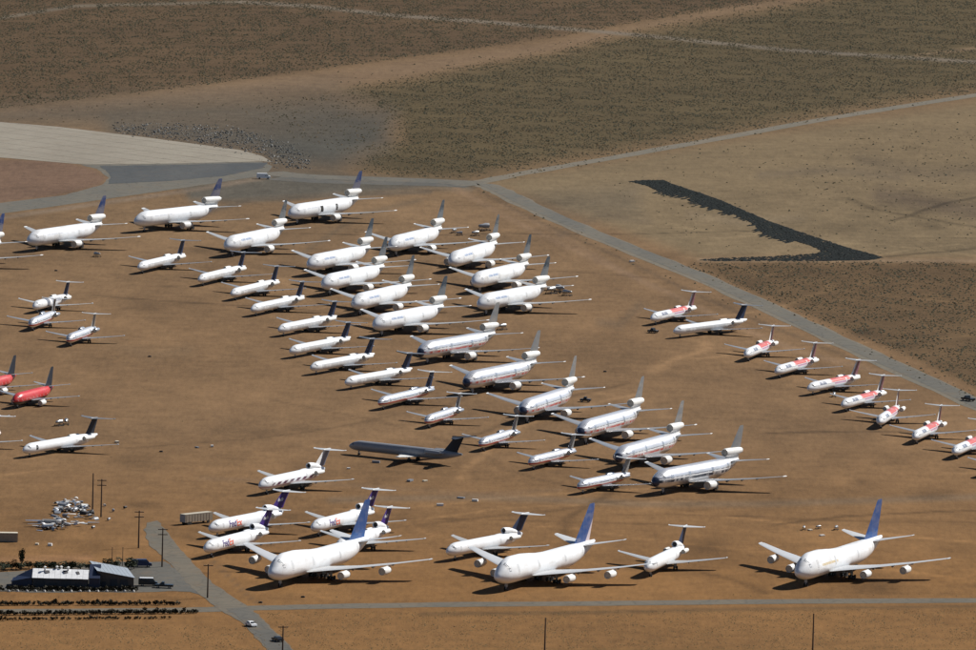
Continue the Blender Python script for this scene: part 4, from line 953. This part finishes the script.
# shed with the long grey roof falling to the right
s0 = pixm(97.5, 588.8)
sh = empty('storage_shed', (s0.x, s0.y, 0), 0, 'brown shed with long light grey roof sloping down to the right', 'building')
W2, D2, SX = 10.4, 10.0, -2.4
m = MB(); q = [(0, 0), (W2, 0), (W2+SX, D2), (SX, D2)]; zs = [5.2, 3.5, 4.7, 6.4]
m.add([(x, y, 0) for x, y in q]+[(x, y, z) for (x, y), z in zip(q, zs)], [(0, 1, 2, 3), (4, 5, 6, 7), (0, 1, 5, 4), (1, 2, 6, 5), (2, 3, 7, 6), (3, 0, 4, 7)]); wl = part('wall', m, 'wall_brown', sh)
for k, (x, w_, hh) in enumerate(((1.8, 1.2, 2.2), (4.6, 2.0, 3.0), (7.6, 2.2, 2.8))):
    m = MB(); m.box((x, -.05, hh/2), (w_, .1, hh)); part('door', m, 'shed_door', wl)
rf = bpy.data.objects.new('roof', None); col.objects.link(rf); rf.parent = sh
for k in range(9):
    u0, u1 = k/9, (k+1)/9-.006
    def rp_(u, v):
        a = Vector((*q[0], zs[0])).lerp(Vector((*q[1], zs[1])), u); b_ = Vector((*q[3], zs[3])).lerp(Vector((*q[2], zs[2])), u); return a.lerp(b_, v)
    c4 = [rp_(u0*1.06-.03, -.05), rp_(u1*1.06-.03, -.05), rp_(u1*1.06-.03, 1.05), rp_(u0*1.06-.03, 1.05)]
    m = MB(); m.add([p+Vector((0, 0, .05)) for p in c4]+[p+Vector((0, 0, .16)) for p in c4], [(0, 1, 2, 3), (4, 5, 6, 7), (0, 1, 5, 4), (1, 2, 6, 5), (2, 3, 7, 6), (3, 0, 4, 7)]); part('roof_sheet', m, 'grey_sheet', rf)

# ------------------------------------------------------------------ shrubs and trees near the buildings
def leaf_mat(name, c1, c2):
    m, nt, b = newmat(name); tc = N(nt, 'ShaderNodeTexCoord'); oi = N(nt, 'ShaderNodeObjectInfo')
    f = noise(nt, tc.outputs['Object'], 3., 3); L(nt, mixc(nt, ramp(nt, f, [(.35, 0.), (.65, 1.)]), c1, c2), b.inputs['Base Color']); b.inputs['Roughness'].default_value = .8; b.inputs['Specular IOR Level'].default_value = .2
leaf_mat('dark_leaf', (.018, .026, .014), (.040, .048, .022)); leaf_mat('hedge_leaf', (.025, .024, .014), (.055, .045, .025))
def crown(name, n, rad, hgt, base, size, seed, mat):
    r = random.Random(seed); m = MB()
    cl = [(r.uniform(-.55, .55)*rad, r.uniform(-.55, .55)*rad, base+hgt*r.uniform(.25, .8), r.uniform(.35, .6)*rad) for _ in range(6)]
    for _ in range(n):
        cx, cy, cz, cr_ = r.choice(cl); d = Vector((r.gauss(0, 1), r.gauss(0, 1), r.gauss(0, 1))).normalized()
        p = Vector((cx, cy, cz))+Vector((d.x*cr_, d.y*cr_, d.z*hgt*.28))*r.uniform(.5, 1.05)
        a = Vector((r.gauss(0, 1), r.gauss(0, 1), r.gauss(0, 1))).normalized()*size; b_ = a.orthogonal().normalized()*size*.7
        m.add([p-a, p+b_, p+a, p-b_], [(0, 1, 2, 3)])
    return m.mesh(name, mat)
TRUNK = MB(); TRUNK.tube((0, 0, 0), (0, 0, 1.2), .16, .09, 6)
for d in ((.6, .2, 2.1), (-.5, .3, 2.0), (.1, -.5, 2.2)): TRUNK.tube((0, 0, 1.1), d, .08, .03, 5)
TRUNK = TRUNK.mesh('trunk', 'wood_pole')
CR = [crown('crown', 260, 1.9, 3.0, .8, .26, 100+i, 'dark_leaf') for i in range(3)]
SHR = [crown('foliage', 70, .62, .9, .05, .16, 120+i, 'hedge_leaf') for i in range(4)]
STEM = MB(); STEM.tube((0, 0, 0), (.03, .02, .6), .05, .02, 5); STEM = STEM.mesh('stem', 'wood_pole')
def tree(px, py, s, sz, label):
    p = pixm(px, py); e = empty('dark_tree', p, random.uniform(0, 6), label, 'tree', 'trees around the workshop'); e.scale = (s, s, sz)
    link('trunk', TRUNK, e); link('crown', random.choice(CR), e)
for px, py, s, sz, lb in ((21, 569, .75, 1.7, 'tall narrow dark tree behind the left end of the workshop'), (16, 570, 1.0, .8, 'round dark bush at the foot of the tall tree left of the workshop'), (5, 571, 1.0, .6, 'low dark bush at the left edge behind the lean-to'),
                          (38, 571, 1.1, .8, 'dark bush behind the pale roof, leftmost of three'), (54, 571, 1.1, .75, 'dark bush behind the pale roof, middle of three'), (70, 571, 1.1, .8, 'dark bush behind the pale roof, rightmost of three'),
                          (106, 570, 1.1, 1.0, 'dark tree behind the high end of the grey shed roof'), (117, 570, 1.2, 1.0, 'dark tree behind the middle of the grey shed roof'), (128, 570, 1.2, .95, 'dark tree rising past the low end of the grey shed roof'), (134, 569, .9, .8, 'small dark tree beside the blue parked car')):
    tree(px, py, s, sz, lb)
for k in range(11): tree(3+k*8.6, 569.3+random.uniform(-.8, .8), 1.15, .62, 'low dark bush of the belt behind the workshop')
def shrub(px, py, s, label, group):
    p = pixm(px, py); e = empty('shrub', (p.x, p.y, 0), random.uniform(0, 6), label, 'shrub', group); e.scale = (s, s, s*random.uniform(.85, 1.2))
    link('stem', STEM, e); link('foliage', random.choice(SHR), e)
def row(x0, x1, y0, y1, step, s, label, group, miss=.04):
    x = x0
    while x < x1:
        t = (x-x0)/(x1-x0)
        if random.random() > miss: shrub(x+random.uniform(-.6, .6), y0+(y1-y0)*t+random.uniform(-.15, .15), s*random.uniform(.8, 1.25), label, group)
        x += step
row(-3, 179, 605.5, 605.0, 2.3, 1.35, 'shrub of the planted row on the far side of the lower left road', 'far shrub row')
row(-3, 198, 615.5, 613.5, 2.3, 1.4, 'shrub of the planted row on the near side of the lower left road', 'near shrub row')
row(-3, 170, 620.5, 619.0, 2.7, 1.0, 'low shrub of the outermost row below the lower left road', 'outer shrub row', .15)
row(-2, 138, 590.8, 591.2, 2.6, 1.5, 'shrub of the hedge in front of the workshop and shed', 'hedge in front of the workshop', .1)
ST = MB(); ST.loft([[(.42*math.cos(a)*k, .34*math.sin(a)*k, z) for a in np.arange(7)*.8976] for k, z in ((1., 0.), (1.05, .25), (.7, .5), (.2, .62))]); ST = ST.mesh('boundary_stone', 'chalk_stone', True)
for k in range(15):
    p = pixm(9+k*8.9, 591.9+random.uniform(-.1, .1)); o = link('boundary_stone', ST, None, (p.x, p.y, 0), random.uniform(0, 6)); tag(o, 'pale boulder in the line along the hedge of the workshop', 'boulder', 'boulders in front of the workshop')

# ------------------------------------------------------------------ utility poles
def pole(px, py, h_, arms, label, rz=.1):
    p = pixm(px, py); e = empty('utility_pole', p, rz, label, 'pole', 'utility poles')
    m = MB(); m.tube((0, 0, 0), (0, 0, h_), .25, .17, 8); part('shaft', m, 'wood_pole', e, True)
    for k in range(arms):
        z = h_-.4-k*1.5; m = MB(); m.box((0, -.14, z), (2.8, .16, .24)); a = part('crossarm', m, 'wood_pole', e)
        for x in (-1.15, -.6, .6, 1.15):
            m = MB(); m.tube((x, -.14, z+.08), (x, -.14, z+.3), .06, .05, 6); part('insulator', m, 'bare_metal', a)
pole(92.5, 510, 11.3, 0, 'bare utility pole without crossarms behind the scrap pile')
pole(101, 517, 11.6, 2, 'utility pole with two crossarms just right of the scrap pile')
pole(138.5, 548, 11.2, 2, 'utility pole left of the cross road start')
pole(162, 567, 11.5, 2, 'utility pole behind the yard beside the cross road')
pole(207.5, 598, 9.8, 1, 'utility pole in front of the road crossing')
pole(282.5, 655, 8.2, 1, 'utility pole in front of the dark car at the bottom')
pole(544.5, 657, 11.0, 0, 'lone pole at the bottom edge near the middle')
pole(812.5, 656, 12.0, 0, 'lone pole at the bottom edge below the right jumbo')
for px, lb in ((112, 'short post behind the shed, left of two'), (122.5, 'short post behind the shed, right of two')):
    p = pixm(px, 566); e = empty('wooden_post', p, 0, lb, 'post', 'posts behind the shed')
    m = MB(); m.tube((0, 0, 0), (0, 0, 5.4), .12, .09, 6); part('shaft', m, 'wood_pole', e); m = MB(); m.box((0, 0, 5.45), (.36, .36, .1)); part('cap', m, 'wood_pole', e)

# ------------------------------------------------------------------ vehicles
def vehicle(px, py, rz, kind, mat, label, name, roofmat=None):
    p = pixm(px, py); e = empty(name, p+Vector((0, 0, .07)), rz, label, {'car': 'car', 'van': 'van', 'pickup': 'pickup', 'tug': 'tug'}[kind], None)
    Lc, Wc = {'car': (4.5, 1.8), 'van': (5.6, 2.1), 'pickup': (5.4, 1.95), 'tug': (3.6, 1.9)}[kind]; a = Lc/2; b_ = Wc/2
    def ex(prof, w0, w1, nm, mt, par):      # side profile (x,z,inset) swept across the width
        m = MB(); n = len(prof); m.add([(x, -b_*k, z) for x, z, k in prof]+[(x, b_*k, z) for x, z, k in prof], [tuple(range(n)), tuple(range(2*n-1, n-1, -1))]+[(i, (i+1) % n, n+(i+1) % n, n+i) for i in range(n)])
        return part(nm, m, mt, par)
    if kind == 'van': pr = [(-a, .4, 1), (-a, 2.0, .95), (-a+.2, 2.25, .88), (a-1.5, 2.25, .88), (a-.8, 1.35, .97), (a-.05, 1.1, 1), (a, .4, 1)]
    elif kind == 'pickup': pr = [(-a, .45, 1), (-a, 1.05, 1), (-.2, 1.05, 1), (-.1, 1.75, .85), (a-2.1, 1.78, .85), (a-1.4, 1.1, .98), (a-.1, 1.0, 1), (a, .45, 1)]
    elif kind == 'tug': pr = [(-a, .35, 1), (-a, 1.0, 1), (-.5, 1.0, 1), (-.4, 1.7, .8), (.5, 1.7, .8), (.7, 1.05, 1), (a, .95, 1), (a, .35, 1)]
    else: pr = [(-a, .38, 1), (-a+.05, .9, 1), (-a+.6, .98, .98), (-a+1.2, 1.42, .8), (.35, 1.44, .8), (a-1.35, .95, .97), (a-.15, .82, 1), (a, .4, 1)]
    body = ex(pr, 0, 0, 'body', mat, e)
    if kind in ('car', 'van', 'pickup'):
        x0, x1, z0, z1 = {'car': (-a+1.0, a-1.55, .98, 1.34), 'van': (a-2.4, a-1.25, 1.35, 2.0), 'pickup': (-.1, a-1.9, 1.12, 1.62)}[kind]
        for s_ in (-1, 1):
            m = MB(); m.add([(x0, s_*b_*.975, z0), (x1+.25, s_*b_*.975, z0), (x1-.05, s_*b_*.88, z1), (x0+.2, s_*b_*.88, z1)], [(0, 1, 2, 3)]); part('side_window', m, 'dark_glass', body)
        m = MB(); m.add([(x1+.42, -b_*.8, z0+.05), (x1+.42, b_*.8, z0+.05), (x1+.06, b_*.72, z1+.04), (x1+.06, -b_*.72, z1+.04)], [(0, 1, 2, 3)]); part('windscreen', m, 'dark_glass', body)
    if roofmat:
        m = MB(); m.box((-.5, 0, pr[2][1]+.06), (Lc*.7, Wc*.9, .1)); part('roof', m, roofmat, body)
    for x in (-a*.6, a*.62):
        for s_ in (-1, 1):
            m = MB(); m.tube((x, s_*(b_-.2), .36), (x, s_*(b_+.02), .36), .36, None, 12); w_ = part('wheel', m, 'tyre', e); m = MB(); m.tube((x, s_*(b_+.02), .36), (x, s_*(b_+.03), .36), .2, None, 8); part('hub', m, 'bare_metal', w_)
vehicle(251, 626.5, R(-62), 'car', 'white_car', 'white car driving on the cross road towards the camera', 'car')
vehicle(277.5, 641.5, R(118), 'car', 'dark_car', 'dark car on the cross road by the bottom pole', 'car')
vehicle(968, 401, R(128), 'pickup', 'dark_car', 'dark pickup on the boundary road at the right edge', 'pickup')
vehicle(142, 567, R(10), 'van', 'blue_car', 'dark blue van parked right of the trees behind the shed', 'van')
vehicle(148, 586, R(4), 'van', 'dark_car', 'dark van with white roof parked right of the shed', 'van', 'white_car')
vehicle(164, 588, R(176), 'pickup', 'dark_car', 'dark pickup parked rightmost in the yard', 'pickup')
vehicle(263.5, 179, R(4), 'van', 'white_car', 'white van at the rounded end of the apron far behind', 'van')
vehicle(653, 333, R(150), 'tug', 'dark_car', 'dark aircraft tug in front of the long white jet on the right', 'aircraft_tug')
vehicle(585.5, 402, R(170), 'tug', 'dark_car', 'dark aircraft tug behind the wing of a silver trijet', 'aircraft_tug')

# ------------------------------------------------------------------ trailer and container
def boxes(name, px, py, rz, Lb, Wb, Hb, z0, top, side, label, cat, wheels):
    p = pixm(px, py); e = empty(name, p, rz, label, cat)
    m = MB(); m.box((Lb/2, 0, z0+Hb/2), (Lb, Wb, Hb)); bd = part('body', m, side, e)
    m = MB(); m.box((Lb/2, 0, z0+Hb+.04), (Lb+.05, Wb+.05, .08)); part('roof', m, top, bd)
    for k in range(int(Lb/1.2)):
        for s_ in (-1, 1):
            m = MB(); m.box((.6+k*1.2, s_*(Wb/2+.02), z0+Hb/2), (.08, .05, Hb*.96)); part('side_rib', m, side, bd)
    m = MB(); m.box((-.03, 0, z0+Hb/2), (.06, Wb*.9, Hb*.92)); part('end_door', m, 'slate_cowl', bd)
    if wheels:
        for x in (Lb*.12, Lb*.2, Lb*.85):
            for s_ in (-1, 1): m = MB(); m.tube((x, s_*(Wb/2-.3), .5), (x, s_*Wb/2, .5), .5, None, 12); part('wheel', m, 'tyre', e)
boxes('box_trailer', 182.5, 525.0, R(46), 11.5, 2.4, 2.4, .8, 'trailer_roof', 'trailer_side', 'long box trailer with cream roof at the head of the cross road', 'trailer', True)
boxes('shipping_container', -3, 541.5, R(6), 6.1, 2.44, 2.6, .1, 'cream_paint', 'trailer_side', 'brown container with pale roof at the left edge', 'container', False)

# ------------------------------------------------------------------ scrap pile of cut-up aircraft
def shell(r, ln, a0, a1, n=10, t=.06):
    m = MB(); vs = []
    for rr in (r, r-t):
        for y in (0, ln):
            vs += [(rr*math.cos(a0+(a1-a0)*i/n), y, rr*math.sin(a0+(a1-a0)*i/n)) for i in range(n+1)]
    k = n+1; fs = []
    for i in range(n):
        fs += [(i, i+1, k+i+1, k+i), (2*k+i, 3*k+i, 3*k+i+1, 2*k+i+1), (i, 2*k+i, 2*k+i+1, i+1), (k+i, k+i+1, 3*k+i+1, 3*k+i)]
    fs += [(0, k, 3*k, 2*k), (n, 2*k+n, 3*k+n, k+n)]; m.add(vs, fs); return m
SK = []
for i in range(5):
    m = shell(random.uniform(1.0, 1.7), random.uniform(2.5, 6), R(random.uniform(-10, 30)), R(random.uniform(150, 215))); SK.append(('fuselage_section', m, 'curved'))
for i in range(5):
    m = MB(); a, b_, c_ = random.uniform(2.5, 6.5), random.uniform(.9, 1.8), random.uniform(.15, .4); m.loft([airfoil(0, b_*1.6, 0, 0, .14, 5), airfoil(.5, b_*.8, a, .2, .14, 5)]); SK.append(('wing_panel', m, 'flat'))
for i in range(4):
    m = MB(); ln = random.uniform(1.4, 2.4); r_ = random.uniform(.6, .95); m.lathe([(0, r_*.85), (-.1, r_*.92), (0, r_), (ln*.6, r_), (ln, r_*.8), (ln, r_*.6), (ln*.3, r_*.75)], 0, r_, 12); SK.append(('engine_cowling', m, 'round'))
SM = {k: [x.mesh(n, mt, True) for (n, x, kk) in SK if kk == k] for k, mt in (('curved', 'white_paint'), ('flat', 'white_wing'), ('round', 'slate_cowl'))}
SN = {'curved': ('fuselage_section', 'cut fuselage piece lying in the scrap pile', 'scrap', 'cut fuselage pieces'), 'flat': ('wing_panel', 'tapered wing panel lying in the scrap pile', 'scrap', 'scrapped wing panels'), 'round': ('engine_cowling', 'round engine cowling lying in the scrap pile', 'scrap', 'scrapped engine cowlings')}
def scrap(px, py, k, s, z=0., rx=0.):
    p = pixm(px, py); nm, lb, ct, gr = SN[k]; o = link(nm, random.choice(SM[k]), None, (p.x, p.y, z+(.35*s if k == 'curved' else .15)), random.uniform(0, 6.28)); o.rotation_euler[0] = rx or random.uniform(-.15, .15); o.scale = (s, s, s); tag(o, lb, ct, gr)
    sl = o.material_slots[0]; sl.link = 'OBJECT'; sl.material = MATS[random.choice({'curved': ['white_cowl', 'window_cover', 'slate_cowl', 'white_paint', 'grey_fin'], 'flat': ['white_wing', 'white_cowl', 'silver', 'grey_wing'], 'round': ['slate_cowl', 'dark_frame', 'white_cowl', 'dark_navy_body']}[k])]
for i in range(125):
    t = random.random()
    if t < .30: px, py = random.uniform(38, 66), random.uniform(522, 531)
    elif t < .75: px, py = random.uniform(57, 93), random.uniform(509, 526)
    else: px, py = random.uniform(55, 80), random.uniform(502, 512)
    scrap(px, py, random.choice(['curved', 'flat', 'flat', 'round']), random.uniform(.38, .85), random.choice([0, 0, .5, 1.0]))
for px, py in ((112, 512), (108, 521), (105, 507), (92, 529), (124, 509)): scrap(px, py, 'round', .5)

# ------------------------------------------------------------------ loose parts on the ground between the aircraft
def crate_like(px, py, d, mat, label, cat, group, name, rz=None):
    p = pixm(px, py); e = empty(name, p, random.uniform(0, 3) if rz is None else rz, label, cat, group)
    m = MB(); m.box((0, 0, d[2]/2+.1), d); bd = part('panel', m, mat, e)
    for s_ in (-1, 1): m = MB(); m.box((s_*d[0]*.35, 0, .05), (.15, d[1]*1.02, .1)); part('skid', m, 'wood_pole', e)
for px, py, where in ((348.5, 469, 'below the nose of the navy jet'), (376, 463, 'under the middle of the navy jet'), (440, 506, 'left of three on the track behind the middle jumbo'), (461, 498.5, 'middle of three on the track behind the middle jumbo'), (475, 501.5, 'right of three on the track behind the middle jumbo'),
                      (410, 481.5, 'left of the pair below the navy jet tail'), (425, 481.5, 'right of the pair below the navy jet tail'), (197, 448, 'left of the pair beyond the striped trijet'), (212, 447, 'right of the pair beyond the striped trijet'),
                      (822, 536, 'nearest behind the right jumbo'), (810, 530.5, 'among the stands behind the right jumbo'), (37, 545, 'left of a pair between scrap pile and workshop'), (50, 546, 'right of a pair between scrap pile and workshop'), (632, 262, 'beside the boundary road'), (117, 443, 'off the wingtip of the black tailed jet')):
    crate_like(px, py, (random.uniform(1., 2.6), random.uniform(.7, 1.2), random.uniform(.3, .7)), random.choice(['white_cowl', 'cream_paint', 'window_cover']), 'pale loose part on bare ground, '+where, 'scrap', 'pale loose parts', 'loose_part')
def engine_stand(px, py, label, rz, sc_=1.):
    p = pixm(px, py); e = empty('engine_stand', p, rz, label, 'engine stand', 'engine stands'); e.scale = (sc_,)*3
    m = MB()
    for y in (-1, 1):
        m.box((0, y, .35), (3.6, .14, .14)); [m.tube((x, y, .4), (x*.6, y*.7, 1.5), .06, None, 5) for x in (-1.4, 1.4)]
    for x in (-1.5, 0, 1.5): m.box((x, 0, .36), (.14, 2.0, .12))
    part('frame', m, 'dark_frame', e)
    m = MB(); m.lathe([(-1.6, .3), (-1.5, .75), (-.4, .8), (.6, .55), (1.6, .45), (1.9, .15)], 0, 1.6, 12); o = part('engine_core', m, random.choice(['bare_metal', 'slate_cowl']), e, True); o.rotation_euler = (0, 0, R(90))
    for x in (-1.5, 1.5):
        for y in (-1, 1): m = MB(); m.tube((x, y-.08, .2), (x, y+.08, .2), .2, None, 8); part('wheel', m, 'tyre', e)
for px, py, sc_, lb in ((454, 233, .8, 'engine stand on open ground left of the topmost right trijet'), (459.5, 235.5, .7, 'smaller engine stand beside the one left of the topmost right trijet'), (475, 236, .9, 'engine stand in front of the tail of the topmost right trijet'),
                        (484, 231, 1.3, 'large engine stand behind the tail of the topmost right trijet'), (551, 294, 1.2, 'engine stand behind the wing of the lowest right white trijet, left of three'), (560, 293, 1.3, 'engine stand behind the wing of the lowest right white trijet, middle of three'),
                        (567, 296, 1.0, 'engine stand behind the wing of the lowest right white trijet, right of three'), (834, 397, .7, 'dark engine stand beside the red patched jets on the right'), (97, 257, .8, 'small engine stand under the wingtip of a blue tailed trijet'),
                        (502, 330, 1.0, 'engine stand under the tail of the highest silver trijet'), (59, 426, .9, 'engine stand behind the black tailed jet at lower left'), (66, 425, .9, 'small engine stand behind the black tailed jet at lower left'),
                        (804, 530, .55, 'engine stand behind the right jumbo, left of three'), (818, 529, .5, 'engine stand behind the right jumbo, middle of three'), (836, 530, .6, 'engine stand behind the right jumbo, right of three')):
    engine_stand(px, py, lb, random.uniform(0, 3), sc_)
# scattered clods and tyres that show as dark specks
TY_ = MB(); TY_.lathe([(-.18, .35), (-.2, .55), (0, .62), (.2, .55), (.18, .35), (-.18, .35)], 0, .6, 12); TY_ = TY_.mesh('tyre', 'tyre', True)
for px, py, where in ((260, 603, 'at the road crossing'), (302, 598, 'in front of the left jumbo'), (56, 271, 'on open ground below the left blue tailed trijet'), (160, 452, 'on open ground right of the black tailed jet'), (148, 357, 'on open ground right of the silver T-tailed jets'), (604, 372, 'right of the silver trijet column')):
    p = pixm(px, py); o = link('tyre', TY_, None, (p.x, p.y+.6, .2), 0); o.rotation_euler = (R(90), 0, random.uniform(0, 3)); tag(o, 'dark tyre lying flat '+where, 'tyre', 'loose tyres')
